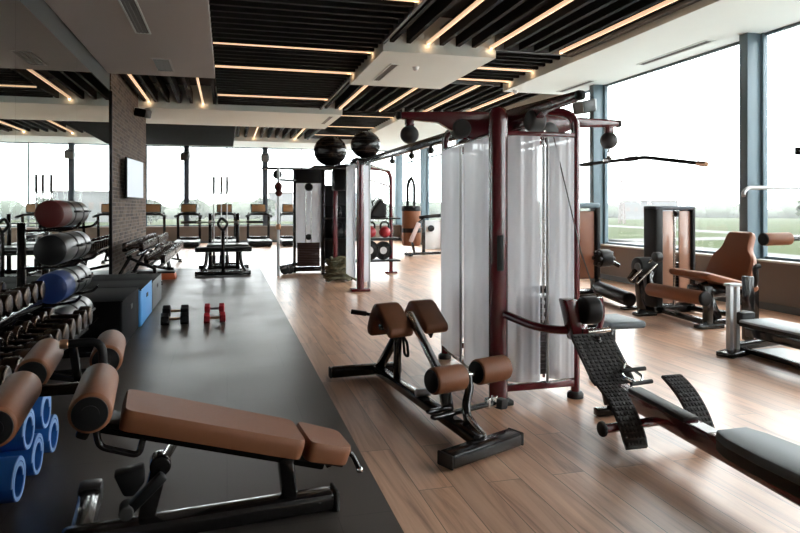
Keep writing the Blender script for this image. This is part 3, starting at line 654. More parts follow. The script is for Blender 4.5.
# ------------------------------------------------------------------ decline bench (foreground left)
def decline():
    t = thing('decline_bench', 'decline sit-up bench with brown pad and leg rollers in the left foreground', 'exercise bench', (0.0, 3.06, 0), 6)
    # local x along the bench, +x = low head end
    SL = -0.305
    zt = lambda x: 0.500 + SL * x          # top of the pad along the bench
    ang = math.degrees(math.atan(-SL))
    def padbox(x0, x1, w0, w1, th, name, dz=0.0):
        xm = (x0 + x1) / 2; L = (x1 - x0) / math.cos(R(ang))
        b = bmesh.new(); poly = [(-L / 2, -w0 / 2), (L / 2, -w1 / 2), (L / 2, w1 / 2), (-L / 2, w0 / 2)]
        # rounded plan corners
        pts = []
        for i, (px_, py_) in enumerate(poly):
            a = Vector(poly[i - 1]); c = Vector(poly[(i + 1) % 4]); p = Vector((px_, py_)); r_ = 0.045
            A = p + (a - p).normalized() * r_; C = p + (c - p).normalized() * r_
            for k in range(5):
                u = k / 4; v = A * (1 - u) ** 2 + p * 2 * u * (1 - u) + C * u * u; pts.append((v.x, v.y))
        rings = []
        for z, k in ((-th, 0.93), (-th * 0.8, 0.985), (-th * 0.35, 1.0), (-th * 0.12, 0.975), (0, 0.90)):
            rings.append([(x * (1 - (1 - k) * 0.10 / L), y * (k if k > 0.95 else k + 0.04), z) for x, y in pts])
        M = Matrix.Translation((xm, 0, zt(xm) + dz)) @ Matrix.Rotation(R(ang), 4, 'Y')
        mb = MB(); rr = [[M @ Vector(p) for p in r_] for r_ in rings]; mb.loft(rr)
        return mb.obj(name, 'leather', t)
    padbox(-0.425, 0.335, 0.36, 0.34, 0.085, 'back_pad')
    padbox(0.35, 0.56, 0.34, 0.27, 0.085, 'head_pad')
    p = lambda x, y, off: Vector((x, y, zt(x) + off))
    MB().bar(p(-0.50, 0, -0.100), p(0.52, 0, -0.100), 0.20, 0.022, 0.006, up=(0, 0, 1)).obj('pad_plate', 'black_matte', t)
    MB().bar(p(-0.58, 0, -0.135), p(0.45, 0, -0.135), 0.06, 0.055, 0.012, up=(0, 0, 1)).obj('bench_frame', 'black', t)
    # base
    MB().bar((-0.68, 0, 0.056), (0.50, 0, 0.056), 0.12, 0.092, 0.03).obj('base_beam', 'black', t)
    MB().bar((0.495, 0, 0.056), (0.515, 0, 0.056), 0.126, 0.098, 0.03).obj('end_cap', 'rubber', t)
    f = MB().bar((-0.60, -0.52, 0.05), (-0.60, 0.47, 0.05), 0.10, 0.09, 0.025).obj('cross_foot', 'black', t)
    for s in (-1, 1): MB().box((-0.60, -0.03 + 0.50 * s, 0.055), (0.110, 0.13, 0.10), 0.02).obj('foot_cap', 'char', f)
    MB().bar((0.285, 0, 0.09), (0.265, 0, zt(0.265) - 0.13), 0.07, 0.075, 0.012, up=(0, 1, 0)).obj('front_post', 'black', t)
    MB().bar((-0.345, 0, 0.10), (-0.285, 0, 0.33), 0.07, 0.07, 0.012, up=(0, 1, 0)).obj('rear_post', 'black', t)
    MB().cyl((-0.285, -0.045, 0.33), (-0.285, 0.045, 0.33), 0.045, n=20, bev=0.008).obj('hinge', 'black', t)
    MB().cyl((-0.285, 0, 0.32), (-0.20, 0, zt(-0.2) - 0.10), 0.022, n=16).obj('slide_tube', 'chrome', t)
    lv = MB().bar((-0.27, -0.06, 0.30), (-0.42, -0.07, 0.165), 0.045, 0.05, 0.012, up=(0, 1, 0)).obj('lever', 'black_matte', t)
    MB().prism([(-0.47, 0.345), (-0.35, 0.365), (-0.345, 0.30), (-0.39, 0.245), (-0.43, 0.25)], -0.12, -0.04, 'xz', 0.012, 2).obj('pedal', 'black_matte', lv)
    MB().cyl((-0.42, -0.115, 0.175), (-0.42, -0.02, 0.175), 0.03, n=16, bev=0.008).obj('pedal_knob', 'rubber', lv)
    # grab loop under the foot end and the hook at the head
    MB().tube([p(-0.53, -0.15, -0.11), p(-0.52, -0.15, -0.175), p(-0.37, -0.15, -0.185), p(-0.355, -0.15, -0.12)], 0.014, n=10, fillet=0.04).obj('grab_loop', 'black', t)
    h = MB().tube([(0.53, -0.05, 0.29), (0.575, -0.05, 0.275), (0.61, -0.06, 0.20)], 0.013, n=10, fillet=0.03).obj('end_handle', 'black', t)
    MB().sphere((0.612, -0.06, 0.195), 0.017, n=12).obj('handle_tip', 'chrome', h)
    MB().bar((0.455, -0.02, 0.29), (0.47, -0.02, 0.215), 0.03, 0.03, 0.006).obj('stop_peg', 'black_matte', t)
    # two pairs of leg rollers
    for x, z in ((-0.515, 0.755), (-0.80, 0.735)):
        for s in (-1, 1):
            y0, y1 = (0.20, 0.62) if s > 0 else (-0.15, -0.62)
            if x < -0.7: y0, y1 = (0.12, 0.60) if s > 0 else (-0.09, -0.60)
            o = MB().cyl((x, y0, z), (x, y1, z), 0.07, n=32, bev=0.014).obj('roller_pad', 'leather', t)
            MB().cyl((x, y1 - s * 0.003, z), (x, y1 + s * 0.008, z), 0.058, n=28, bev=0.004).cyl((x, y1, z), (x, y1 + s * 0.012, z), 0.03, n=20).obj('roller_cap', 'black_matte', o)
            MB().cyl((x, y0 + s * 0.003, z), (x, y0 - s * 0.008, z), 0.058, n=28, bev=0.004).obj('roller_cap', 'black_matte', o)
        MB().cyl((x, -0.16, z), (x, 0.21, z), 0.02, n=14).obj('axle', 'chrome', t)
    MB().bar((-0.82, 0, 0.695), (-0.50, 0, 0.690), 0.045, 0.045, 0.01).obj('roller_beam', 'gunmetal', t)
    MB().bar((-0.50, 0, 0.70), (-0.60, 0, 0.48), 0.05, 0.06, 0.012, up=(0, 1, 0)).obj('roller_post', 'black', t)
    g = MB().tube([(-0.515, 0, 0.73), (-0.515, 0, 0.885), (-0.65, 0, 0.88)], 0.018, n=12, fillet=0.06).obj('pull_handle', 'black_matte', t)
    MB().cyl((-0.645, 0, 0.88), (-0.68, 0, 0.88), 0.020, n=14, bev=0.006).obj('handle_tip', 'copper', g)
decline()
# ------------------------------------------------------------------ dumbbells, racks, boxes and rolls along the mirror
ORDW = ['first', 'second', 'third', 'fourth', 'fifth', 'sixth', 'seventh', 'eighth', 'ninth', 'tenth', 'eleventh', 'twelfth', 'thirteenth', 'fourteenth', 'fifteenth']
def dumbbell(name, label, group, loc, rz, L=0.30, r=0.065, hl=0.085, head='black', handle='copper', hexa=False, cap=True):
    """axis along local x, resting with heads on z = 0"""
    t = thing(name, label, 'dumbbell', loc, rz, group)
    h = MB().lathe([(0.014, -L / 2 + hl), (0.0165, -L / 4 + 0.02), (0.018, 0), (0.0165, L / 4 - 0.02), (0.014, L / 2 - hl)], (0, 0, r), (1, 0, 0), 14).obj('handle', handle, t)
    for s in (-1, 1):
        a, b_ = s * (L / 2 - hl), s * L / 2
        hd = MB().cyl((a, 0, r), (b_, 0, r), r * (1.12 if hexa else 1), n=6 if hexa else 26, bev=0.012).obj('head', head, t, smooth=30)
        if cap: MB().cyl((b_ - s * 0.004, 0, r), (b_ + s * 0.006, 0, r), r * 0.55, n=20, bev=0.003).obj('end_plate', handle, hd)
    return t
def dumbbell_rack(label, loc, rz, L, tiers, depth):
    """tiers: (x, z) of the tray centre lines; length L along local y from 0"""
    t = thing('dumbbell_rack', label, 'weight rack', loc, rz)
    (xl, zl), (xu, zu) = tiers
    for x, z in tiers:
        MB().box((x - 0.10, L / 2, z - 0.035), (0.05, L, 0.05), 0.008).obj('tray_rail', 'black', t)
        MB().box((x + 0.10, L / 2, z - 0.055), (0.05, L, 0.05), 0.008).obj('tray_rail', 'black', t)
    for y in (0.055, L - 0.055):
        MB().bar((xu - 0.32, y, 0.03), (xu - 0.02, y, zu - 0.06), 0.06, 0.05, up=(0, 1, 0)).obj('upright', 'black', t)
        MB().bar((xu - 0.26, y, 0.20), (xl + 0.14, y, 0.05), 0.05, 0.05, up=(0, 1, 0)).obj('foot_beam', 'black', t)
        MB().bar((xl + 0.06, y, 0.05), (xl + 0.0, y, zl - 0.07), 0.06, 0.05, up=(0, 1, 0)).obj('front_leg', 'black', t)
        MB().bar((xl + 0.02, y, zl - 0.09), (xu - 0.10, y, zu - 0.09), 0.05, 0.04, up=(0, 1, 0)).obj('side_brace', 'black', t)
        for x in (xu - 0.32, xl + 0.10): MB().box((x, y, 0.015), (0.10, 0.07, 0.03), 0.008).obj('foot_pad', 'rubber', t)
    return t
# near rack under the bags, along the mirror
dumbbell_rack('two-tier black dumbbell rack along the mirror, left of the sit-up bench', (0, 3.0, 0), 0, 2.8, [(-1.22, 0.53), (-1.56, 0.74)], 0.5)
protos = {}
def row(kind, n, x, y0, dy, z, label, group, rz, L, r, dr=0.0, head='gunmetal', handle='gunmetal'):
    for i in range(n):
        lab = '%s dumbbell from near end, %s' % (ORDW[i], label)
        key = (kind, head)
        if key not in protos:
            d = dumbbell('dumbbell', lab, group, (x, y0 + dy * i, z), rz, L, r, head=head, handle=handle, cap=False); protos[key] = d
        else: d = dup(protos[key], (x, y0 + dy * i, z), rz, lab, group)
        s = 1 + dr * i; d.scale = (s, s, s)
row('near', 13, -1.22, 3.18, 0.202, 0.525, 'lower tier by the mirror', 'dumbbells on the near rack', 0, 0.36, 0.075)
row('near', 13, -1.56, 3.18, 0.202, 0.735, 'upper tier against the mirror', 'dumbbells on the near rack', 0, 0.36, 0.075)
for rack, yy in (('first far rack', 12.9), ('second far rack', 15.75)):
    dumbbell_rack('two-tier dumbbell rack at the brick wall, ' + ('nearer one' if yy < 14 else 'farther one'), (0, yy, 0), 0, 2.7, [(-1.32, 0.40), (-1.70, 0.63)], 0.5)
    w = 'nearer' if yy < 14 else 'farther'
    row('far', 11, -1.32, yy + 0.18, 0.234, 0.395, 'lower tier, %s brick wall rack' % w, 'dumbbells at the brick wall', 0, 0.38, 0.085, 0, 'gunmetal', 'gunmetal')
    row('far', 11, -1.70, yy + 0.18, 0.234, 0.625, 'upper tier, %s brick wall rack' % w, 'dumbbells at the brick wall', 0, 0.38, 0.085, 0, 'gunmetal', 'gunmetal')
# dumbbells left on the floor
g = 'dumbbells lying on the rubber floor'
dumbbell('dumbbell', 'black dumbbell on the rubber floor, nearer of the black pair', g, (-0.625, 8.5, 0.008), 3, 0.33, 0.07, 0.10, 'black_matte', 'copper', True, False)
dumbbell('dumbbell', 'black dumbbell on the rubber floor, farther of the black pair', g, (-0.66, 9.15, 0.008), -2, 0.33, 0.07, 0.10, 'black_matte', 'copper', True, False)
dumbbell('dumbbell', 'red dumbbell on the rubber floor, nearer of the red pair', g, (-0.15, 8.5, 0.008), 4, 0.26, 0.062, 0.07, 'red_bright', 'copper', True, False)
dumbbell('dumbbell', 'red dumbbell on the rubber floor, farther of the red pair', g, (-0.165, 9.3, 0.008), -3, 0.26, 0.062, 0.07, 'red_bright', 'steel', True, False)
# bag rack with four core bags
def bag_rack():
    t = thing('bag_rack', 'black upright rack holding four cylindrical bags before the mirror', 'storage rack', (-1.43, 6.35, 0.008))
    for y in (-0.25, 0.50):
        MB().box((-0.24, y, 0.66), (0.06, 0.06, 1.32), 0.01).obj('upright', 'black', t)
        MB().box((-0.05, y, 0.03), (0.62, 0.07, 0.05), 0.01).obj('foot', 'black', t)
        for z in (0.312, 0.620, 0.935, 1.250):
            MB().tube([(-0.24, y, z), (0.06, y, z), (0.18, y, z + 0.02), (0.22, y, z + 0.07)], 0.012, n=10, fillet=0.05).obj('cradle', 'black', t)
    MB().box((-0.24, 0.125, 1.20), (0.05, 0.75, 0.05), 0.01).obj('crossbar', 'black', t)
bag_rack()
MT['bag_black'] = mat('black_bag_vinyl', (0.006, 0.006, 0.0065), 0.32, spec=0.35, bump=(120, 0.2))
def core_bag(x, z, r, m, label, y0=-0.55, L=1.05, tilt=0):
    t = thing('core_bag', label, 'weight bag', (x, 6.45, z), tilt, 'cylindrical bags on the rack')
    MB().lathe([(0, y0), (r * 0.8, y0), (r * 0.96, y0 + 0.015), (r, y0 + 0.05), (r, y0 + 0.30)], (0, 0, 0), (0, 1, 0), 32).obj('end_cover', m, t)
    MB().lathe([(r * 0.99, y0 + 0.30), (r * 0.99, y0 + L - 0.05), (r * 0.95, y0 + L - 0.015), (r * 0.8, y0 + L), (0, y0 + L)], (0, 0, 0), (0, 1, 0), 32).obj('body', 'bag_black', t)
    for y in (y0 + 0.45, y0 + 0.78):
        MB().lathe([(r * 1.0, y - 0.025), (r * 1.02, y - 0.02), (r * 1.02, y + 0.02), (r * 1.0, y + 0.025)], (0, 0, 0), (0, 1, 0), 32).obj('strap', 'black_matte', t)
        MB().tube([(r, y - 0.09, 0.02), (r + 0.04, y - 0.08, 0.02), (r + 0.04, y + 0.08, 0.02), (r, y + 0.09, 0.02)], 0.010, n=8, fillet=0.03).obj('carry_handle', 'black_matte', t)
core_bag(-1.415, 1.40, 0.115, 'maroon', 'maroon-ended cylindrical bag on top of the bag rack')
core_bag(-1.41, 1.10, 0.13, 'char', 'charcoal cylindrical bag, second from top on the bag rack')
core_bag(-1.405, 0.785, 0.13, 'navy', 'navy-ended cylindrical bag, third down on the bag rack')
core_bag(-1.39, 0.47, 0.13, 'char', 'black cylindrical bag, lowest on the bag rack')
# plyo boxes
def plyo(x0, x1, y0, y1, h, m, label):
    t = thing('plyo_box', label, 'plyo box', ((x0 + x1) / 2, (y0 + y1) / 2, 0.008), 0, 'padded jump boxes')
    w, d = x1 - x0, y1 - y0
    MB().box((0, 0, h / 2), (w, d, h), 0.025, seg=3).obj('body', m, t)
    mb = MB()
    for s in (-1, 1):
        mb.tube([(-w / 2 + 0.02, s * (d / 2 - 0.008), h - 0.004), (w / 2 - 0.02, s * (d / 2 - 0.008), h - 0.004)], 0.007, n=6)
    mb.tube([(w / 2 - 0.006, -d / 2 + 0.02, h - 0.006), (w / 2 - 0.006, d / 2 - 0.02, h - 0.006)], 0.007, n=6)
    mb.obj('seam', m, t)
    if m != 'boxblack': MB().box((0, 0, h - 0.004), (w - 0.01, d - 0.01, 0.014), 0.006).obj('top_panel', 'boxblack', t)
    MB().box((w / 2 + 0.002, 0, h * 0.72), (0.006, 0.16, 0.05), 0.002).obj('grab_strap', 'rubber', t)
plyo(-2.10, -1.02, 7.05, 8.32, 0.50, 'boxblack', 'large black padded box beyond the bag rack')
plyo(-2.05, -1.00, 8.40, 9.55, 0.45, 'boxblue', 'blue padded box behind the large black box')
plyo(-2.0, -1.00, 9.65, 10.9, 0.41, 'boxgrey', 'grey padded box behind the blue box')
# rolled blue mats on the floor under the near rack
def rolled_mat(y, z, r, label, x1=-0.98, L=0.62, turns=1.5, r_in=0.082):
    t = thing('rolled_mat', label, 'exercise mat', (x1 - L / 2, y, z), 0, 'rolled blue mats under the near rack')
    n = 72; pts = []; th = 0.024
    for i in range(n + 1):
        a = i / n * turns * 2 * PI; rr = r_in + (r - r_in) * i / n
        pts.append((rr * math.cos(a), rr * math.sin(a)))
    def strip(lo, hi, off0, off1, name, m):
        rings = []
        for x in (lo, hi):
            rings.append([(x, *(Vector(p) * ((Vector(p).length + off0) / Vector(p).length))) for p in pts] + [(x, *(Vector(p) * ((Vector(p).length + off1) / Vector(p).length))) for p in pts[::-1]])
        MB().loft(rings).obj(name, m, t)
    strip(-L / 2, L / 2, -th, 0, 'mat', 'blue')
    strip(L / 2, L / 2 + 0.004, -th * 0.9, -th * 0.1, 'edge', MT['pale_blue'])
MT['pale_blue'] = mat('pale_blue_foam', (0.22, 0.38, 0.68), 0.6)
rolled_mat(3.53, 0.128, 0.12, 'rolled blue mat on the floor, nearest of the bottom row')
rolled_mat(3.86, 0.128, 0.12, 'rolled blue mat on the floor, middle of the bottom row')
rolled_mat(4.19, 0.128, 0.12, 'rolled blue mat on the floor, farthest of the bottom row')
rolled_mat(3.695, 0.318, 0.115, 'rolled blue mat resting on the two nearest rolls')
rolled_mat(4.025, 0.318, 0.115, 'rolled blue mat resting on the two farthest rolls')
# orange step under the far rack
def step():
    t = thing('aerobic_step', 'low orange step with black top at foot of the far dumbbell rack', 'aerobic step', (-1.02, 14.05, 0.008))
    MB().box((-0.36, 0, 0.14), (0.72, 0.40, 0.03), 0.012).obj('top', 'black_matte', t)
    MB().prism([(-0.74, 0), (0.02, 0), (-0.01, 0.126), (-0.71, 0.126)], -0.21, 0.21, 'xz', 0.012, 2).obj('riser', 'orange', t)
step()
# television on the brick wall
def tv():
    t = thing('wall_television', 'flat television with pale blue screen on the brick wall', 'television', (-1.985, 15.45, 2.09), 0)
    M = Matrix.Rotation(R(-5), 3, 'Z')
    MB().box((0, 0, 0), (0.05, 1.58, 0.87), 0.008, M).obj('casing', 'black_matte', t)
    MB().box(M @ Vector((0.026, 0, 0.005)), (0.003, 1.53, 0.82), 0, M).obj('screen', 'screen', t)
    MB().box((-0.095, 0, 0), (0.15, 0.30, 0.25), 0.01).obj('wall_bracket', 'black_matte', t)
tv()
def speaker(loc, rz, label, sc=1.0, pitch=12):
    t = thing('wall_speaker', label, 'speaker', loc, rz, 'small black speakers fixed to walls and columns')
    M = Matrix.Rotation(R(pitch), 3, 'Y')
    MB().box(M @ Vector((0.16, 0, -0.02)), (0.34, 0.22, 0.20), 0.025, M).obj('cabinet', 'black_matte', t)
    MB().box(M @ Vector((0.335, 0, -0.02)), (0.02, 0.20, 0.18), 0.02, M).obj('front_grille', 'grille', t)
    MB().bar((-0.06, 0, 0), (0.06, 0, -0.01), 0.05, 0.05).box((-0.06, 0, 0), (0.04, 0.16, 0.20), 0.01).obj('bracket', 'silver', t)
    t.scale = (sc, sc, sc)
speaker((-2.10, 16.9, 3.80), -35, 'black speaker high on the brick wall')
speaker((7.23, 11.95, 3.58), 205, 'black speaker on the right column beside red cable tower', 1.25)
for x, w in ((-1.60, 'left'), (1.55, 'middle')): speaker((x, 27.78, 3.62), -95, 'dark speaker on the %s dark column of the back windows' % w, 1.5)
# ------------------------------------------------------------------ machines by the right windows
def stack_cabinet(t, q, x0, x1, y0, y1, h, panel='bronze_panel'):
    w = 0.13
    MB().box(q((x0 + w / 2), (y0 + y1) / 2, h / 2), (w, y1 - y0, h), 0.03, seg=3).obj('side_column', 'black_matte', t)
    MB().box(q((x1 - 0.03), (y0 + y1) / 2, h / 2), (0.06, y1 - y0, h), 0.02, seg=3).obj('side_column', 'black_matte', t)
    MB().box(q((x0 + x1) / 2, (y0 + y1) / 2, h - 0.03), (x1 - x0, y1 - y0, 0.06), 0.02, seg=3).obj('top_cover', 'alu_dark', t)
    a, b_ = x0 + w, x1 - 0.06; m = (a + b_) / 2
    p1 = MB().box(q((a + m - 0.05) / 2, y0 + 0.05, h * 0.52), (m - a - 0.05, 0.02, h * 0.86), 0.004).obj('shroud_panel', panel, t)
    p2 = MB().box(q((b_ + m + 0.05) / 2, y0 + 0.05, h * 0.52), (b_ - m - 0.05, 0.02, h * 0.86), 0.004).obj('shroud_panel', panel, t)
    MB().cyl(q(m, y0 + 0.08, 0.1), q(m, y0 + 0.08, h - 0.06), 0.02, n=14).obj('guide_rod', 'chrome', t)
    mb = MB()
    for k in range(13): mb.box(q(m, y0 + 0.16, 0.16 + 0.042 * k), (b_ - a - 0.06, 0.10, 0.038), 0.004)
    mb.obj('weight_stack', 'stack', t)
    MB().box(q((x0 + x1) / 2, (y0 + y1) / 2, 0.05), (x1 - x0, y1 - y0, 0.10), 0.015).obj('plinth', 'black', t)
    MB().box(q(m, y0 + 0.03, h - 0.11), (0.05, 0.06, 0.08), 0.01).obj('pulley_cover', 'black_matte', t)
MT['bronze_panel'] = mat('bronze_acrylic_panel', (0.36, 0.20, 0.14), 0.18, spec=0.7)
def leg_extension():
    ox, oy = 5.9, 7.0
    t = thing('leg_extension_machine', 'black machine with tan padded seat and stack cabinet below the right window', 'weight machine', (ox, oy, 0))
    q = lambda x, y, z: Vector((x - ox, y - oy, z))
    stack_cabinet(t, q, 5.67, 6.32, 7.70, 7.98, 1.48)
    # seat, tilted, and shouldered backrest
    def slab(poly, M, th, name, m='leather_tan', r=0.03):
        rings = []
        for z, k in ((-th, 0.95), (-th * 0.7, 1.0), (-th * 0.25, 1.0), (0, 0.93)):
            rings.append([M @ Vector((x * k, y * k, z)) for x, y in poly])
        return MB().loft(rings).obj(name, m, t)
    def rnd(poly, r=0.06, k=4):
        out = []
        for i, p in enumerate(poly):
            a = Vector(poly[i - 1]); c = Vector(poly[(i + 1) % len(poly)]); p = Vector(p)
            f = min(r, (a - p).length * 0.45, (c - p).length * 0.45)
            A = p + (a - p).normalized() * f; C = p + (c - p).normalized() * f
            for j in range(k + 1):
                u = j / k; v = A * (1 - u) ** 2 + p * 2 * u * (1 - u) + C * u * u; out.append((v.x, v.y))
        return out
    Ms = Matrix.Translation(q(5.86, 6.82, 0.60)) @ Matrix.Rotation(R(14), 4, 'Y')
    slab(rnd([(-0.40, -0.36), (0.38, -0.36), (0.38, 0.36), (-0.40, 0.36)]), Ms, 0.085, 'seat')
    Mb = Matrix.Translation(q(6.30, 7.02, 0.83)) @ Matrix.Rotation(R(-68), 4, 'Y')
    slab(rnd([(-0.34, -0.40), (-0.34, 0.40), (0.0, 0.36), (0.12, 0.23), (0.35, 0.21), (0.35, -0.21), (0.12, -0.23), (0.0, -0.36)], 0.07), Mb, 0.09, 'backrest')
    MB().bar(q(6.43, 6.95, 0.45), q(6.52, 6.95, 1.0), 0.07, 0.09, up=(0, 1, 0)).bar(q(5.7, 6.95, 0.45), q(6.5, 6.95, 0.38), 0.09, 0.07).box(q(5.92, 6.88, 0.42), (0.52, 0.40, 0.13), 0.03).bar(q(5.62, 6.74, 0.54), q(5.74, 6.62, 0.10), 0.10, 0.08, 0.015, up=(0, 1, 0)).obj('seat_frame', 'black', t)
    MB().bar(q(5.6, 6.62, 0.03), q(5.6, 6.62, 0.52), 0.10, 0.09, 0.02, up=(1, 0, 0)).obj('front_leg', 'black', t)
    MB().box(q(5.62, 6.62, 0.025), (0.34, 0.14, 0.05), 0.012).obj('foot', 'black', t)
    MB().bar(q(6.40, 6.75, 0.03), q(6.40, 6.75, 0.48), 0.09, 0.09, 0.02, up=(1, 0, 0)).bar(q(6.40, 6.75, 0.46), q(6.40, 6.95, 0.46), 0.07, 0.07).obj('rear_leg', 'black', t)
    MB().bar(q(5.65, 6.62, 0.06), q(6.40, 6.75, 0.06), 0.07, 0.06).bar(q(5.62, 6.62, 0.06), q(5.75, 7.8, 0.06), 0.07, 0.07).bar(q(6.42, 6.95, 0.06), q(6.2, 7.8, 0.06), 0.07, 0.07).obj('base_frame', 'black', t)
    # long shin roller
    r = MB().cyl(q(5.42, 6.46, 0.385), q(5.36, 7.40, 0.385), 0.085, n=28, bev=0.02).obj('shin_roller', 'leather_tan', t)
    MB().cyl(q(5.422, 6.43, 0.385), q(5.42, 6.47, 0.385), 0.088, n=28, bev=0.015).obj('roller_cap', 'black_matte', r)
    MB().bar(q(5.37, 7.40, 0.38), q(5.45, 7.52, 0.62), 0.06, 0.07, up=(1, 0, 0)).obj('lever_arm', 'black', t)
    # cam, chrome rods, grip
    c = MB().cyl(q(5.30, 7.60, 0.66), q(5.52, 7.60, 0.66), 0.13, n=30, bev=0.015).obj('cam_wheel', 'black_matte', t)
    MB().cyl(q(5.28, 7.56, 0.66), q(5.30, 7.56, 0.66), 0.06, n=24).obj('hub_cap', 'grille', c)
    MB().cyl(q(5.15, 7.5, 0.50), q(5.46, 7.5, 0.76), 0.016, n=12).obj('chrome_rod', 'chrome', t)
    MB().cyl(q(5.20, 7.44, 0.46), q(5.50, 7.44, 0.71), 0.016, n=12).obj('chrome_rod', 'chrome', t)
    MB().cyl(q(5.44, 7.42, 0.80), q(5.54, 7.42, 0.80), 0.07, n=20, bev=0.02).obj('grip_knob', 'char', t)
    MB().bar(q(5.18, 7.56, 0.48), q(5.36, 7.62, 0.64), 0.09, 0.10, 0.02).bar(q(5.34, 7.62, 0.60), q(5.42, 7.66, 0.04), 0.10, 0.09, 0.02, up=(1, 0, 0)).box(q(5.44, 7.62, 0.025), (0.30, 0.14, 0.05), 0.012).obj('lever_stand', 'black', t)
    MB().tube([q(6.14, 6.55, 0.44), q(6.14, 6.44, 0.56), q(6.10, 6.42, 0.74), q(6.16, 6.42, 0.76)], 0.032, n=12, fillet=0.06).obj('side_handle', 'black_matte', t)
leg_extension()
def leg_curl():
    ox, oy = 5.4, 9.0
    t = thing('leg_curl_machine', 'machine with tan rear panel and black floor roller behind red cable tower', 'weight machine', (ox + 0.40, oy, 0))
    q = lambda x, y, z: Vector((x - ox, y - oy, z))
    MB().box(q(5.22, 9.45, 0.85), (0.34, 0.05, 1.10), 0.015, seg=3).obj('tan_panel', 'leather_tan', t)
    MB().box(q(5.44, 9.48, 0.78), (0.09, 0.20, 1.48), 0.03, seg=3).obj('side_column', 'black_matte', t)
    MB().box(q(5.02, 9.48, 0.78), (0.07, 0.20, 1.48), 0.03, seg=3).obj('side_column', 'black_matte', t)
    MB().box(q(5.24, 9.48, 1.49), (0.46, 0.22, 0.09), 0.035, seg=3).obj('top_cover', 'alu', t)
    MB().box(q(5.24, 9.48, 0.06), (0.50, 0.26, 0.12), 0.02).obj('plinth', 'black', t)
    MB().cyl(q(5.38, 9.30, 0.17), q(5.16, 8.12, 0.14), 0.105, n=26, bev=0.03).obj('floor_roller', 'black_matte', t)
    MB().bar(q(5.40, 9.36, 0.10), q(5.44, 9.46, 0.4), 0.08, 0.08).bar(q(5.04, 8.14, 0.02), q(5.30, 8.14, 0.02), 0.10, 0.04).obj('roller_bracket', 'black', t)
    c = MB().cyl(q(5.22, 9.05, 0.66), q(5.42, 9.05, 0.66), 0.14, n=28, bev=0.02).obj('cam_wheel', 'black_matte', t)
    for a in range(0, 360, 60): MB().cyl(q(5.19, 9.05 + 0.10 * math.cos(R(a)), 0.66 + 0.10 * math.sin(R(a))), q(5.45, 9.05 + 0.10 * math.cos(R(a)), 0.66 + 0.10 * math.sin(R(a))), 0.03, n=10).obj('cam_pin', 'char', c)
    MB().bar(q(5.32, 9.05, 0.66), q(5.44, 9.40, 0.66), 0.07, 0.07).bar(q(5.42, 9.05, 0.62), q(5.54, 8.95, 0.54), 0.08, 0.06).obj('cam_arm', 'black', t)
leg_curl()
def press_machine():
    ox, oy = 5.0, 5.0
    t = thing('pulldown_machine', 'machine at right edge with silver post, grey bench pad and brown roller', 'weight machine', (ox, oy, 0))
    q = lambda x, y, z: Vector((x - ox, y - oy, z))
    MB().box(q(4.80, 5.37, 0.36), (0.045, 0.06, 0.66), 0.008).obj('front_post', 'silver', t)
    MB().box(q(4.90, 5.40, 0.36), (0.045, 0.07, 0.64), 0.008).obj('guide_post', 'silver', t)
    MB().box(q(4.845, 5.38, 0.69), (0.15, 0.09, 0.03), 0.01).obj('post_cap', 'silver', t)
    MB().box(q(4.96, 5.36, 0.36), (0.16, 0.14, 0.13), 0.02).obj('slider_block', 'black_matte', t)
    MB().bar(q(4.66, 5.28, 0.025), q(4.98, 5.40, 0.025), 0.18, 0.05, 0.012).obj('foot', 'black', t)
    def ring(z, k): return [q(5.03 + 0.20 * k * sx, 5.28 if sy > 0 else 3.9, z) for sx, sy in ((-1, 1), (1, 1), (1, -1), (-1, -1))]
    MB().loft([ring(0.30, 1), ring(0.335, 1)]).obj('pad_plate', 'black_matte', t)
    MB().loft([ring(0.336, 1), ring(0.352, 0.98), ring(0.36, 0.90)]).obj('bench_pad', 'pale_vinyl', t)
    MB().bar(q(5.03, 5.38, 0.22), q(5.03, 3.9, 0.22), 0.09, 0.10, 0.012).obj('main_beam', 'black', t)
    MB().bar(q(4.90, 5.44, 0.06), q(6.30, 5.70, 0.06), 0.08, 0.08, 0.012).obj('cross_beam', 'black', t)
    MB().box(q(5.20, 4.66, 0.03), (0.46, 1.40, 0.02), 0.004).obj('base_plate', 'silver', t)
    MB().bar(q(4.96, 5.38, 0.045), q(4.92, 3.9, 0.045), 0.045, 0.045).obj('base_rail', 'black', t)
    MB().bar(q(5.40, 5.78, 0.03), q(5.40, 5.78, 0.72), 0.10, 0.08, 0.012, up=(1, 0, 0)).obj('rear_post', 'black', t)
    MB().bar(q(6.30, 5.70, 0.04), q(6.30, 5.70, 2.1), 0.12, 0.12, 0.02, up=(1, 0, 0)).obj('rear_upright', 'black', t)
    MB().bar(q(6.30, 5.66, 1.135), q(5.60, 5.45, 1.135), 0.05, 0.05).obj('roller_arm', 'black', t)
    r = MB().cyl(q(5.29, 5.46, 1.13), q(5.62, 5.45, 1.135), 0.066, n=26, bev=0.025).obj('roller_pad', 'leather', t)
    MB().cyl(q(5.275, 5.46, 1.13), q(5.31, 5.46, 1.13), 0.067, n=26, bev=0.022).obj('roller_cap', 'black_matte', r)
    MB().tube([q(4.94, 5.34, 1.57), q(4.955, 5.36, 1.60), q(5.04, 5.40, 1.652), q(6.28, 5.66, 1.67)], 0.020, n=12, fillet=0.06).obj('pull_bar', 'silver', t)
    MB().bar(q(6.30, 5.70, 2.06), q(5.9, 5.62, 2.06), 0.08, 0.08).obj('top_arm', 'black', t)
MT['pale_vinyl'] = mat('pale_grey_vinyl', (0.30, 0.34, 0.36), 0.45, bump=(300, 0.2))
press_machine()
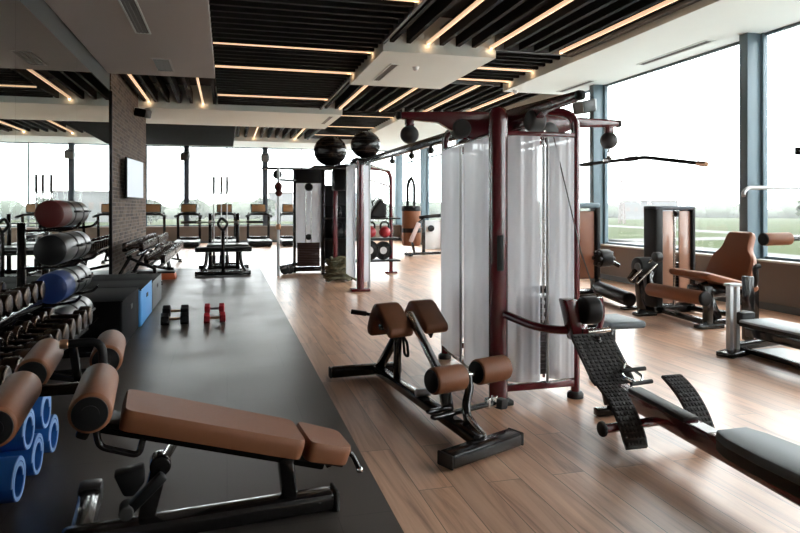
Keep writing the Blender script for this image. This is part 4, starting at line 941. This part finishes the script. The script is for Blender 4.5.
tag(MB().prism([(-0.03, 0), (0.03, 0), (0.03, 0.012), (-0.02, 0.028)], -0.02, 0.02, 'xz', 0.003, 1).obj('door_wedge', 'copper_wood', loc=(2.92, 4.05, 0)), 'tiny brown wooden wedge lying on wood floor beside the foot plates', 'wedge') if MT.setdefault('copper_wood', mat('brown_wood_bit', (0.28, 0.14, 0.06), 0.6)) else None
# ------------------------------------------------------------------ treadmills before the back windows
def treadmill(x, y, label, first=[]):
    g = 'treadmills facing the back windows'
    if first: return dup(first[0], (x, y, 0), 0, label, g)
    t = thing('treadmill', label, 'treadmill', (x, y, 0), 0, g); first.append(t)
    MB().box((0, 0.95, 0.13), (0.86, 1.95, 0.16), 0.04, seg=3).obj('deck', 'black_matte', t)
    MB().box((0, 0.85, 0.217), (0.56, 1.66, 0.014), 0.004).obj('belt', 'belt', t)
    for s in (-1, 1):
        MB().box((s * 0.36, 0.85, 0.225), (0.14, 1.70, 0.03), 0.01).obj('side_rail', 'silver', t)
        MB().tube([(s * 0.40, 1.75, 0.2), (s * 0.40, 1.62, 1.16), (s * 0.37, 1.56, 1.24)], 0.05, n=10, fillet=0.1).obj('upright', 'black', t)
        MB().tube([(s * 0.30, 1.60, 1.22), (s * 0.47, 1.30, 1.14), (s * 0.47, 1.05, 1.12)], 0.025, n=10, fillet=0.08).obj('handrail', 'black_matte', t)
        MB().box((s * 0.34, 0.1, 0.03), (0.10, 0.12, 0.06), 0.01).obj('foot', 'rubber', t)
    MB().tube([(-0.47, 1.18, 1.13), (-0.30, 1.50, 1.22), (0.30, 1.50, 1.22), (0.47, 1.18, 1.13)], 0.05, n=10, fillet=0.1).obj('handlebar', 'black_matte', t)
    c = MB().box((0, 1.62, 1.44), (0.58, 0.06, 0.34), 0.03, (-12, 0, 0), 3).obj('console', 'black_matte', t)
    MB().box((0, 1.585, 1.445), (0.52, 0.012, 0.28), 0.01, (-12, 0, 0)).obj('console_screen', 'gold_screen', c)
    MB().bar((0, 1.60, 1.2), (0, 1.63, 1.33), 0.12, 0.05, up=(1, 0, 0)).obj('console_stem', 'black_matte', t)
    MB().box((0, 1.78, 0.24), (0.78, 0.34, 0.18), 0.06, seg=3).obj('motor_hood', 'black', t)
    return t
for i, x in enumerate((-2.72, -1.42, -0.10, 1.20, 2.42)):
    treadmill(x, 24.65, ['treadmill before back windows, first from the brick wall', 'treadmill before back windows, second from the brick wall', 'treadmill before back windows, third, behind upright barbells', 'treadmill before back windows, fourth, left of the cable rig',
                         'treadmill half hidden by white stack cabinet of the rig', 'treadmill hidden behind the shelves of the red rig'][i])
# ------------------------------------------------------------------ weight bench station on the mat
def bench_station():
    ox, oy = -0.08, 15.0
    t = thing('bench_station', 'black bench station with uprights standing at far end of rubber floor', 'weight bench', (ox, oy, 0.008))
    q = lambda x, y, z: Vector((x - ox, y - oy, z))
    MB().bar(q(-0.66, 14.38, 0.05), q(0.50, 14.42, 0.05), 0.09, 0.09, 0.015).obj('front_foot', 'black', t)
    MB().bar(q(-0.64, 15.9, 0.05), q(0.50, 15.9, 0.05), 0.09, 0.09, 0.015).obj('rear_foot', 'black', t)
    for s, x in ((-1, -0.44), (1, 0.30)):
        MB().tube([q(x + s * 0.10, 14.42, 0.06), q(x, 14.46, 0.22), q(x - s * 0.03, 14.5, 0.52)], 0.035, n=10, fillet=0.15).obj('front_leg', 'black', t)
        MB().box(q(x - s * 0.06, 15.85, 0.66), (0.08, 0.08, 1.32), 0.012).obj('upright', 'black', t)
        MB().tube([q(x - s * 0.06, 15.82, 1.10), q(x - s * 0.06, 15.72, 1.08), q(x - s * 0.06, 15.70, 1.16)], 0.02, n=8).obj('bar_hook', 'chrome', t)
        MB().bar(q(x, 14.5, 0.08), q(x, 15.9, 0.08), 0.06, 0.06).obj('side_beam', 'black', t)
    MB().box(q(-0.07, 14.55, 0.55), (1.18, 0.34, 0.10), 0.03, seg=3).obj('front_pad', 'black_matte', t)
    MB().box(q(0.02, 15.2, 0.60), (0.9, 0.9, 0.07), 0.025, seg=3).obj('bench_pad', 'char', t)
    MB().box(q(-0.08, 14.34, 0.50), (0.07, 0.07, 0.90), 0.012).obj('centre_post', 'black', t)
    MB().tube([q(-0.08, 14.34, 0.95), q(-0.20, 14.34, 1.10), q(-0.12, 14.34, 1.24), q(0.02, 14.34, 1.12)], 0.03, n=10, closed=True, fillet=0.06).obj('loop_handle', 'black_matte', t)
    return t
bench_station()
def barbell(name, label, p0, p1, group, cat='barbell', sleeve=0.42):
    p0 = Vector(p0); p1 = Vector(p1); d = (p1 - p0).normalized()
    t = thing(name, label, cat, p0, 0, group); z = Vector((0, 0, 0)); e = p1 - p0
    MB().cyl(z, e, 0.015, n=12).obj('shaft', 'steel', t)
    MB().cyl(e - d * sleeve, e, 0.030, n=16).obj('sleeve', 'stack', t); MB().cyl(z, d * sleeve, 0.030, n=16).obj('sleeve', 'stack', t)
    for q_ in (sleeve, e.length - sleeve): MB().cyl(d * (q_ - 0.02), d * (q_ + 0.02), 0.04, n=16).obj('collar', 'chrome', t)
barbell('barbell', 'bare barbell lying across uprights of the black bench station', (-1.02, 15.665, 1.12), (0.82, 15.665, 1.12), 'barbells', sleeve=0.36)
def bar_holder():
    t = thing('bar_holder', 'low black holder with three upright barbells behind bench station', 'storage rack', (-0.05, 17.0, 0))
    MB().box((0, 0, 0.04), (0.80, 0.40, 0.08), 0.015).obj('base', 'black', t)
    for x in (-0.27, -0.09, 0.05): MB().lathe([(0.045, 0.08), (0.045, 0.26), (0.036, 0.26), (0.036, 0.09)], (x, 0, 0)).obj('socket', 'black_matte', t)
bar_holder()
for i, x in enumerate((-0.32, -0.14, 0.0)):
    barbell('barbell', 'barbell standing upright in the holder behind bench station, %s of three' % ('leftmost', 'middle', 'rightmost')[i], (x, 17.0, 0.10), (x, 17.0, 2.24), 'upright barbells')
# ------------------------------------------------------------------ second cable station: white stack cabinet with boom
def cable_station():
    ox, oy = 1.75, 14.7
    t = thing('cable_station', 'cable station with white shroud and brown weight stack left of the red rig', 'cable machine', (ox, oy, 0))
    q = lambda x, y, z: Vector((x - ox, y - oy, z))
    for s in (-1, 1): MB().box(q(1.77 + s * 0.31, 14.7, 1.17), (0.06, 0.14, 2.34), 0.012).obj('upright', 'black', t)
    MB().box(q(1.77, 14.7, 2.18), (0.62, 0.18, 0.34), 0.02).obj('head_cover', 'black_matte', t)
    MB().box(q(1.77, 14.72, 1.28), (0.56, 0.006, 1.46)).obj('shroud', 'frost', t)
    s_ = MB()
    for k in range(14): s_.box(q(1.77, 14.66, 0.16 + 0.038 * k), (0.50, 0.10, 0.034), 0.004)
    s_ = s_.obj('weight_stack', 'stack_brown', t)
    g = MB().cyl(q(1.71, 14.66, 0.1), q(1.71, 14.66, 2.0), 0.011, n=10).obj('guide_rod', 'chrome', t)
    MB().cyl(q(1.83, 14.66, 0.1), q(1.83, 14.66, 2.0), 0.011, n=10).obj('guide_rod', 'chrome', t)
    MB().sphere(q(1.77, 14.62, 0.80), 0.07, (1, 0.8, 1), 16).obj('lifting_head', 'black_matte', t)
    MB().cyl(q(1.77, 14.55, 1.92), q(1.77, 14.66, 1.92), 0.09, n=24, bev=0.02).obj('pulley', 'black_matte', t)
    MB().box(q(1.77, 14.7, 0.08), (0.74, 0.20, 0.10), 0.02).obj('base', 'black', t)
    # boom to the left with thin pole
    MB().bar(q(0.72, 14.2, 2.30), q(2.3, 14.75, 2.33), 0.09, 0.05, 0.01).bar(q(1.08, 14.3, 2.06), q(1.5, 14.6, 2.06), 0.05, 0.05).obj('boom', 'black', t)
    p = MB().cyl(q(1.06, 14.1, 0.0), q(1.06, 14.1, 2.30), 0.032, n=14).obj('pole', 'steel', t)
    MB().box(q(1.06, 14.1, 1.05), (0.10, 0.10, 0.12), 0.02).obj('pole_carriage', 'copper', p)
    MB().sphere(q(1.05, 14.2, 2.17), 0.10, n=18).obj('pulley_housing', 'char', t)
    for x, y in ((1.22, 14.35), (1.33, 14.45)):
        MB().cyl(q(x, y - 0.03, 0.10), q(x, y + 0.05, 0.10), 0.10, n=22, bev=0.015).obj('transport_wheel', 'black_matte', t)
    MB().bar(q(1.10, 14.2, 0.16), q(1.5, 14.65, 0.20), 0.08, 0.08).obj('wheel_arm', 'black', t)
MT['stack_brown'] = mat('brown_weight_plates', (0.075, 0.035, 0.028), 0.4)
cable_station()
h_ = thing('cable_grip', 'dark maroon ball grip hanging from boom of the far cable station', 'cable handle', (1.05, 13.98, 1.83))
MB().sphere((0, 0, 0.07), 0.085, (1, 1, 1.15), 18).obj('upper_ball', 'maroon', h_); MB().sphere((0.01, 0, -0.06), 0.075, n=18).obj('lower_ball', 'maroon', h_)
MB().cyl((0, 0, 0.14), (0, 0, 0.26), 0.006, n=8).obj('cord', 'grille', h_)
# ------------------------------------------------------------------ red functional rig with storage
def red_rig():
    ox, oy = 2.7, 12.8
    t = thing('functional_rig', 'dark red rig with white panel and storage shelves, far behind red cable tower', 'exercise rig', (ox, oy, 0))
    q = lambda x, y, z: Vector((x - ox, y - oy, z))
    p = MB().tube([q(2.25, 11.15, 0.03), q(2.25, 11.15, 2.28)], 0.068, n=18).obj('front_post', 'red', t)
    MB().box(q(2.24, 11.13, 0.025), (0.34, 0.20, 0.05), 0.015).obj('foot', 'red', p)
    MB().tube([q(3.53, 14.05, 0.03), q(3.53, 14.05, 2.30), q(2.4, 13.6, 2.34)], 0.045, n=14, fillet=0.25).obj('corner_post', 'red', t)
    MB().box(q(3.53, 14.05, 0.02), (0.26, 0.16, 0.04), 0.012).obj('foot', 'red', t)
    MB().box(q(2.17, 13.4, 1.16), (0.09, 0.09, 2.32), 0.012).obj('inner_post', 'red', t)
    MB().box(q(2.02, 14.1, 1.16), (0.08, 0.08, 2.32), 0.012).obj('rear_post', 'black', t)
    MB().box(q(2.62, 14.1, 1.16), (0.08, 0.08, 2.32), 0.012).obj('rear_post', 'black', t)
    MB().box(q(2.44, 11.32, 1.16), (0.05, 0.06, 2.26), 0.012).obj('side_post', 'silver', t)
    MB().prism([(2.155, 11.25), (2.145, 11.65), (2.16, 12.05), (2.18, 12.05), (2.175, 11.65), (2.185, 11.25)], 0.22, 2.22, 'xy', 0, 1, Matrix.Translation((-ox, -oy, 0))).obj('shroud_panel', 'frost', t)
    MB().prism([(2.31, 11.20), (2.42, 11.26), (2.42, 11.29), (2.31, 11.23)], 0.15, 2.2, 'xy', 0, 1, Matrix.Translation((-ox, -oy, 0))).obj('front_shroud', 'frost', t)
    MB().bar(q(2.25, 11.1, 2.27), q(2.25, 12.5, 2.27), 0.10, 0.07).bar(q(2.2, 12.5, 2.27), q(2.17, 13.4, 2.27), 0.10, 0.07).bar(q(2.25, 11.3, 2.27), q(3.50, 14.0, 2.29), 0.08, 0.06).obj('top_frame', 'black', t)
    MB().box(q(2.0, 12.55, 2.235), (0.85, 0.75, 0.03), 0.01).obj('ball_shelf', 'black_matte', t)
    MB().box(q(2.42, 11.45, 2.32), (0.50, 0.50, 0.025), 0.01).obj('ball_shelf', 'black_matte', t)
    MB().cyl(q(2.58, 11.9, 1.98), q(3.48, 13.95, 1.93), 0.022, n=12).obj('grip_rail', 'red', t)
    for z in (0.30, 0.78, 1.22): MB().box(q(2.85, 13.95, z), (1.62, 0.50, 0.035), 0.008).obj('shelf', 'black_matte', t)
    MB().box(q(2.32, 13.95, 1.52), (0.62, 0.40, 0.035), 0.008).obj('upper_shelf', 'black_matte', t)
    MB().box(q(2.10, 12.2, 1.98), (0.34, 0.30, 0.40), 0.03).obj('pulley_box', 'black_matte', t)
    MB().box(q(2.33, 14.16, 1.10), (0.56, 0.03, 1.70), 0.008).obj('dark_backing', 'black_matte', t)  # added black sheet that darkens the cluttered gap behind the shelves
    # overhead crossover bar back to the near tower
    MB().bar(q(2.26, 6.25, 2.20), q(2.25, 11.1, 2.24), 0.07, 0.10, 0.012).obj('crossover_bar', 'black', t)
    for y in (7.1, 7.9, 8.9): MB().cyl(q(2.255, y, 2.11), q(2.255, y, 2.19), 0.02, n=10).sphere(q(2.255, y, 2.11), 0.04, n=14).obj('hanging_knob', 'char', t)
red_rig()
def big_ball(x, y, z, r, label):
    t = thing('gym_ball', label, 'exercise ball', (x, y, z + r), 0, 'gym balls on the red rig')
    MB().sphere((0, 0, 0), r * 1.07, (1, 1, 0.92), n=32).obj('shell', 'black', t)
    mb = MB()
    for k in (-0.5, -0.25, 0.25, 0.5): 
        rr = r * math.sqrt(1 - k * k); mb.lathe([(rr * 1.05, r * k - 0.006), (rr * 1.082, r * k), (rr * 1.05, r * k + 0.006)], (0, 0, 0), (0, 0, 1), 36)
    mb.obj('ridge', 'black_matte', t)
big_ball(1.93, 12.5, 2.255, 0.30, 'shiny black gym ball on top of red rig, left and larger one')
big_ball(2.40, 11.42, 2.335, 0.25, 'shiny black gym ball on top of red rig, right and smaller one')
# things on the rig shelves
def kettlebell(x, y, z, r, m, label):
    t = thing('kettlebell', label, 'kettlebell', (x, y, z), 0, 'kettlebells on the rig shelves')
    MB().sphere((0, 0, r * 0.95), r, (1, 1, 0.95), 20).obj('body', m, t)
    MB().tube([(-r * 0.7, 0, r * 1.5), (-r * 0.75, 0, r * 2.2), (-r * 0.4, 0, r * 2.65), (r * 0.4, 0, r * 2.65), (r * 0.75, 0, r * 2.2), (r * 0.7, 0, r * 1.5)], r * 0.17, n=10, fillet=0.03).obj('handle', 'black_matte', t)
ks = [(2.30, 1.24, 0.09, 'black_matte', 'black kettlebell on top rig shelf, left end'), (2.56, 1.24, 0.09, 'black_matte', 'black kettlebell on top rig shelf, beside the left one'), (2.3, 0.80, 0.13, 'black_matte', 'black kettlebell on middle rig shelf, left end'),
      (2.58, 0.80, 0.13, 'maroon', 'maroon kettlebell on middle rig shelf, left half'), (3.02, 0.80, 0.13, 'red_bright', 'red kettlebell on middle rig shelf, right half'), (3.34, 0.80, 0.13, 'red_bright', 'red kettlebell at right end of middle rig shelf')]
for x, z, r, m, lb in ks: kettlebell(x, 13.86, z, r, m, lb)
def slam_plate(x, y, z, r, label):
    t = thing('weight_plate', label, 'weight plate', (x, y, z), 0, 'plates standing on the rig shelves')
    MB().lathe([(0.03, -0.03), (r * 0.45, -0.03), (r * 0.5, -0.022), (r * 0.85, -0.022), (r * 0.9, -0.035), (r, -0.03), (r, 0.03), (0.03, 0.03)], (0, 0, r), (0, 1, 0), 36).obj('disc', 'black_matte', t)
    MB().lathe([(r * 0.30, -0.034), (r * 0.39, -0.034), (r * 0.39, -0.028), (r * 0.30, -0.028)], (0, 0, r), (0, 1, 0), 32).obj('hub_ring', 'white', t)
slam_plate(2.98, 13.80, 0.318, 0.215, 'black weight plate with white hub ring on lowest rig shelf')
slam_plate(3.32, 13.92, 0.318, 0.20, 'black weight plate at right end of lowest rig shelf')
def wedge():
    t = thing('ab_wheel_case', 'black wedge-shaped bag on top rig shelf, right half', 'gym bag', (3.12, 13.9, 1.238))
    MB().prism([(-0.20, 0), (0.24, 0), (0.24, 0.30), (0.10, 0.40), (-0.12, 0.10)], -0.15, 0.15, 'xz', 0.03, 3).obj('body', 'black_matte', t)
    MB().tube([(-0.02, 0, 0.22), (-0.06, 0, 0.34), (0.06, 0, 0.46), (0.14, 0, 0.38)], 0.016, n=8, fillet=0.05).obj('carry_handle', 'char', t)
wedge()
def rope():
    t = thing('battle_rope', 'coiled olive battle rope heaped at foot of the red rig', 'rope', (2.12, 12.75, 0))
    pts = []
    random.seed(3)
    for i in range(150):
        a = i * 0.42; k = i / 150
        r = 0.27 - 0.10 * k + 0.04 * math.sin(i * 0.7); pts.append((r * math.cos(a), r * 0.8 * math.sin(a), 0.03 + 0.44 * k + 0.03 * math.sin(i * 1.3)))
    MB().tube(pts, 0.028, n=8).obj('coil', 'rope', t)
    MB().tube([pts[-1], (0.1, -0.25, 0.4), (0.25, -0.35, 0.06), (0.5, -0.3, 0.03)], 0.028, n=8, fillet=0.1).obj('loose_end', 'rope', t)
MT['rope'] = mat('olive_rope', (0.13, 0.12, 0.07), 0.9, bump=(60, 0.8), vary=(25, 0.4))
rope()
# ------------------------------------------------------------------ tan bag and frame machine near the back right corner
def heavy_bag():
    t = thing('heavy_bag', 'tan punching bag with black rim hanging on a looped strap', 'punching bag', (5.68, 19.95, 0.25))
    MB().lathe([(0, 0), (0.26, 0.0), (0.29, 0.03), (0.30, 0.10), (0.30, 1.14)], (0, 0, 0), n=30).obj('body', 'leather', t)
    MB().lathe([(0.302, 1.10), (0.315, 1.12), (0.315, 1.24), (0.29, 1.27), (0, 1.27)], (0, 0, 0), n=30).obj('rim', 'black_matte', t)
    MB().lathe([(0.303, 0.42), (0.31, 0.44), (0.31, 0.54), (0.303, 0.56)], (0, 0, 0), n=30).obj('band', 'black_matte', t)
    MB().tube([(-0.12, 0, 1.26), (-0.12, 0, 1.95), (0, 0, 2.2), (0.10, 0, 1.95), (0.10, 0, 1.26)], 0.045, n=10, fillet=0.15).obj('strap_loop', 'black_matte', t)
    MB().cyl((0, 0, 2.14), (0, 0, 3.75), 0.018, n=8).obj('hanger', 'black_matte', t)
heavy_bag()
def frame_machine():
    ox, oy = 6.1, 19.2
    t = thing('frame_machine', 'black framed machine with pale panel beside the tan punching bag', 'weight machine', (ox, oy, 0))
    q = lambda x, y, z: Vector((x - ox, y - oy, z))
    for x in (5.86, 6.52): MB().box(q(x, 19.2, 0.6), (0.09, 0.10, 1.2), 0.015).obj('upright', 'black', t)
    MB().bar(q(5.72, 19.2, 1.16), q(6.70, 19.1, 1.26), 0.12, 0.10, 0.02).obj('top_beam', 'black_matte', t)
    MB().box(q(6.19, 19.26, 0.62), (0.56, 0.04, 0.90), 0.01).obj('panel', 'white', t)
    MB().bar(q(5.2, 18.95, 0.06), q(6.75, 19.2, 0.06), 0.10, 0.08, 0.015).bar(q(5.3, 18.6, 0.05), q(5.3, 19.3, 0.05), 0.10, 0.08, 0.015).obj('base', 'black', t)
    MB().cyl(q(6.10, 19.16, 0.82), q(6.10, 19.23, 0.82), 0.10, n=20, bev=0.01).obj('dial', 'black_matte', t)
    MB().bar(q(5.36, 18.9, 0.42), q(5.62, 18.9, 1.0), 0.13, 0.06, 0.02, up=(0, 1, 0)).obj('arm_pad', 'pink_pad', t)
    MB().bar(q(5.62, 18.9, 1.0), q(5.86, 19.2, 1.12), 0.06, 0.06).bar(q(5.4, 18.9, 0.42), q(5.5, 18.95, 0.08), 0.06, 0.06).obj('arm', 'black', t)
MT['pink_pad'] = mat('pale_pink_vinyl', (0.55, 0.42, 0.40), 0.5)
frame_machine()
# ------------------------------------------------------------------ outside: lawn, road, trees, far buildings
def hazy(c): return c
MT['grass'] = mat('park_grass', (0.046, 0.056, 0.030), 1.0, spec=0.0, vary=(0.08, 0.2))
MT['asphalt'] = mat('pale_road', (0.125, 0.125, 0.122), 1.0, spec=0.0, vary=(0.3, 0.06))
MT['leaf'] = mat('tree_leaves', (0.085, 0.10, 0.075), 1.0, spec=0.0, vary=(1.2, 0.25))
MT['leaf_gold'] = mat('yellow_leaves', (0.26, 0.17, 0.05), 0.9, vary=(1.2, 0.25))
MT['bark'] = mat('tree_bark', (0.07, 0.055, 0.045), 0.9)
MT['bldg'] = mat('far_concrete', (0.105, 0.105, 0.11), 0.9)
MT['bldg_red'] = mat('far_brick_roof', (0.13, 0.10, 0.095), 0.9)
GZ = -4.2
struct(MB().box((250, 230, GZ - 0.5), (900, 900, 1.0)), 'ground', 'grass')
MT['bounce_slab'] = mat('pale_bounce_slab', (0.42, 0.42, 0.41), 1.0, spec=0.0, vary=(0.4, 0.08))  # unseen pale slab, added to bounce skylight up onto the ceiling
struct(MB().box((31, 12, GZ + 0.01), (46, 70, 0.04)).box((-5, 43, GZ + 0.01), (26, 29, 0.04)), 'ground_bounce_slab', 'bounce_slab')
hz = bpy.data.materials.new('morning_haze'); hz.use_nodes = True
_nt = hz.node_tree; _nt.nodes.remove(_nt.nodes['Principled BSDF']); _vs = _nt.nodes.new('ShaderNodeVolumeScatter')
_vs.inputs['Color'].default_value = (0.97, 0.985, 1.0, 1); _vs.inputs['Density'].default_value = 0.0005; _vs.inputs['Anisotropy'].default_value = 0.2
_nt.links.new(_vs.outputs[0], _nt.nodes['Material Output'].inputs['Volume'])
MT['haze'] = hz
o = MB().prism([(12, -250), (500, -250), (500, 450), (-300, 450), (-300, 33), (12, 33)], GZ + 0.1, 45, 'xy').obj('morning_haze', 'haze', smooth=0)
o['kind'] = 'structure'; o['label'] = 'thin pale haze over the lawn and horizon outside the windows'; o['category'] = 'haze'
mb = MB()
for p0, p1, w in (((30, 14), (120, 60), 7), ((14, 20), (60, 44), 9), ((60, -40), (66, 320), 8), ((95, -60), (130, 330), 10), ((-140, 85), (330, 118), 9)):
    mb.bar((*p0, GZ + 0.02), (*p1, GZ + 0.02), w, 0.05, 0)
struct(mb, 'ground_road', 'asphalt')
def tree(x, y, h, w, m, label, seed):
    random.seed(seed)
    t = thing('tree', label, 'tree', (x, y, GZ), 0, 'trees outside the windows')
    MB().tube([(0, 0, 0), (0.1, 0.05, h * 0.35), (0, 0, h * 0.7)], [0.22, 0.16, 0.08], n=8).obj('trunk', 'bark', t)
    b = bmesh.new()
    for k in range(14):
        a = random.uniform(0, 2 * PI); rr = random.uniform(0, 0.33) * w; z = h * random.uniform(0.42, 0.86)
        c = Vector((rr * math.cos(a), rr * math.sin(a), z)); s = w * random.uniform(0.16, 0.27)
        for j in range(46):
            v = Vector((random.gauss(0, 1), random.gauss(0, 1), random.gauss(0, 1))).normalized() * s * random.uniform(0.7, 1.08)
            n = Vector((random.gauss(0, 1), random.gauss(0, 1), random.gauss(0, 1))).normalized(); u = n.orthogonal().normalized(); q2 = n.cross(u); e = s * 0.34
            b.faces.new([b.verts.new(c + v + u * e * i + q2 * e * j2) for i, j2 in ((-1, -0.6), (1, -0.6), (0.7, 0.7), (-0.7, 0.7))])
    mbx = MB(); mbx._merge(b); mbx.obj('crown', m, t, smooth=0)
TR = [(88, 40, 5, 5, 'leaf', 'small round tree beside the road outside the large right window'), (47, 27, 3.0, 3.2, 'leaf_gold', 'low yellow autumn bush on lawn outside large right window'),
      (150, 95, 8, 9, 'leaf', 'pale green tree far beyond the lawn, right of the column'), (132, 120, 9, 9, 'leaf', 'far tree standing alone beyond the road'), (170, 60, 8, 10, 'leaf', 'broad far tree at the right edge of the view'),
      (120, 48, 6, 6, 'leaf', 'tree on the far lawn near the right edge of the view'), (105, 78, 5, 6, 'leaf', 'low dark tree near the parked cars'), (60, 260, 8, 10, 'leaf', 'far tree beyond the back right corner windows'),
      (14, 260, 8, 11, 'leaf', 'far tree outside back windows above the fourth treadmill'), (-25, 235, 7, 10, 'leaf', 'far tree outside back windows near the brick wall'), (-14, 280, 8, 12, 'leaf', 'broad far tree outside the back windows, middle')]
for i, a in enumerate(TR): tree(*a, seed=20 + i)
def tree_line(name, pts, h, seed):
    random.seed(seed); b = MB()
    for (x0, y0), (x1, y1) in zip(pts, pts[1:]):
        n = int(math.hypot(x1 - x0, y1 - y0) / 5)
        for k in range(n):
            u = (k + random.random()) / n; hh = h * random.uniform(0.6, 1.15)
            b.sphere((x0 + (x1 - x0) * u, y0 + (y1 - y0) * u, GZ + hh * 0.45), hh * 0.55, (1.5, 1.5, 1), 10)
    o = b.obj(name, 'leaf'); o['label'] = 'distant hedge of trees along the horizon outside the windows'; o['category'] = 'trees'; o['kind'] = 'stuff'
tree_line('distant_woods', [(-260, 330), (60, 360), (260, 330), (370, 220), (420, 60), (430, -60)], 9, 5)
def building(x, y, w, d, h, m, label, rz=0):
    t = thing('far_building', label, 'building', (x, y, GZ), rz, 'low buildings on the horizon')
    MB().box((0, 0, h / 2), (w, d, h)).obj('wall', m, t)
    MB().box((0, 0, h + 0.25), (w + 1, d + 1, 0.5)).obj('roof', 'bldg_red' if m == 'bldg' else 'bldg', t)
    mb = MB()
    for k in range(int(w / 4)): mb.box((-w / 2 + 2 + 4 * k, -d / 2 - 0.05, h * 0.55), (1.8, 0.2, h * 0.22))
    mb.obj('window_band', 'bldg_red', t)
building(250, 190, 46, 14, 9, 'bldg', 'long low grey building on horizon beyond the large right window', -40)
building(290, 110, 60, 16, 8, 'bldg_red', 'long reddish building on horizon beyond the rightmost window', -60)
building(205, 285, 26, 12, 9, 'bldg', 'grey block on horizon near the lattice mast', -20)
building(-60, 270, 50, 16, 14, 'bldg', 'pale block on horizon outside back windows at left', 0)
building(40, 290, 44, 16, 12, 'bldg', 'pale block on horizon outside back windows at right', 0)
def mast():
    t = thing('lattice_mast', 'slim reddish lattice mast on horizon behind lat bar', 'mast', (137, 205, GZ), 30)
    for sx in (-1, 1):
        for sy in (-1, 1): MB().bar((sx * 0.9, sy * 0.9, 0), (sx * 0.2, sy * 0.2, 16), 0.22, 0.22, 0).obj('leg', 'bldg_red', t)
    mb = MB()
    for k in range(9):
        u = k / 9; z = 16 * u; w = 0.9 - 0.7 * u; w2 = 0.9 - 0.7 * (k + 1) / 9; z2 = 16 * (k + 1) / 9
        for (a, b_) in (((-w, -w), (w2, -w2)), ((w, -w), (w2, w2)), ((w, w), (-w2, w2)), ((-w, w), (-w2, -w2))): mb.bar((*a, z), (*b_, z2), 0.18, 0.18, 0)
    mb.obj('bracing', 'bldg_red', t)
mast()
def car(x, y, rz, m, label):
    t = thing('parked_car', label, 'car', (x, y, GZ + 0.05), rz, 'cars parked outside')
    MB().prism([(-2.1, 0.3), (2.1, 0.3), (2.1, 0.75), (1.2, 0.9), (0.6, 1.42), (-1.1, 1.45), (-1.9, 0.95), (-2.1, 0.9)], -0.85, 0.85, 'xz', 0.08, 2).obj('body', m, t)
    MB().prism([(1.0, 0.93), (0.55, 1.35), (-1.05, 1.38), (-1.6, 0.97)], -0.865, 0.865, 'xz', 0.01, 1).obj('window_band', 'alu_dark', t)
    for sx in (-1.3, 1.3):
        for s in (-1, 1): MB().cyl((sx, s * 0.72, 0.32), (sx, s * 0.88, 0.32), 0.32, n=20, bev=0.03).obj('wheel', 'rubber', t)
car(84, 52, 20, 'grille', 'dark car parked by the road outside the large right window')
car(92, 66, 20, 'bldg', 'grey car parked behind the dark car outside')
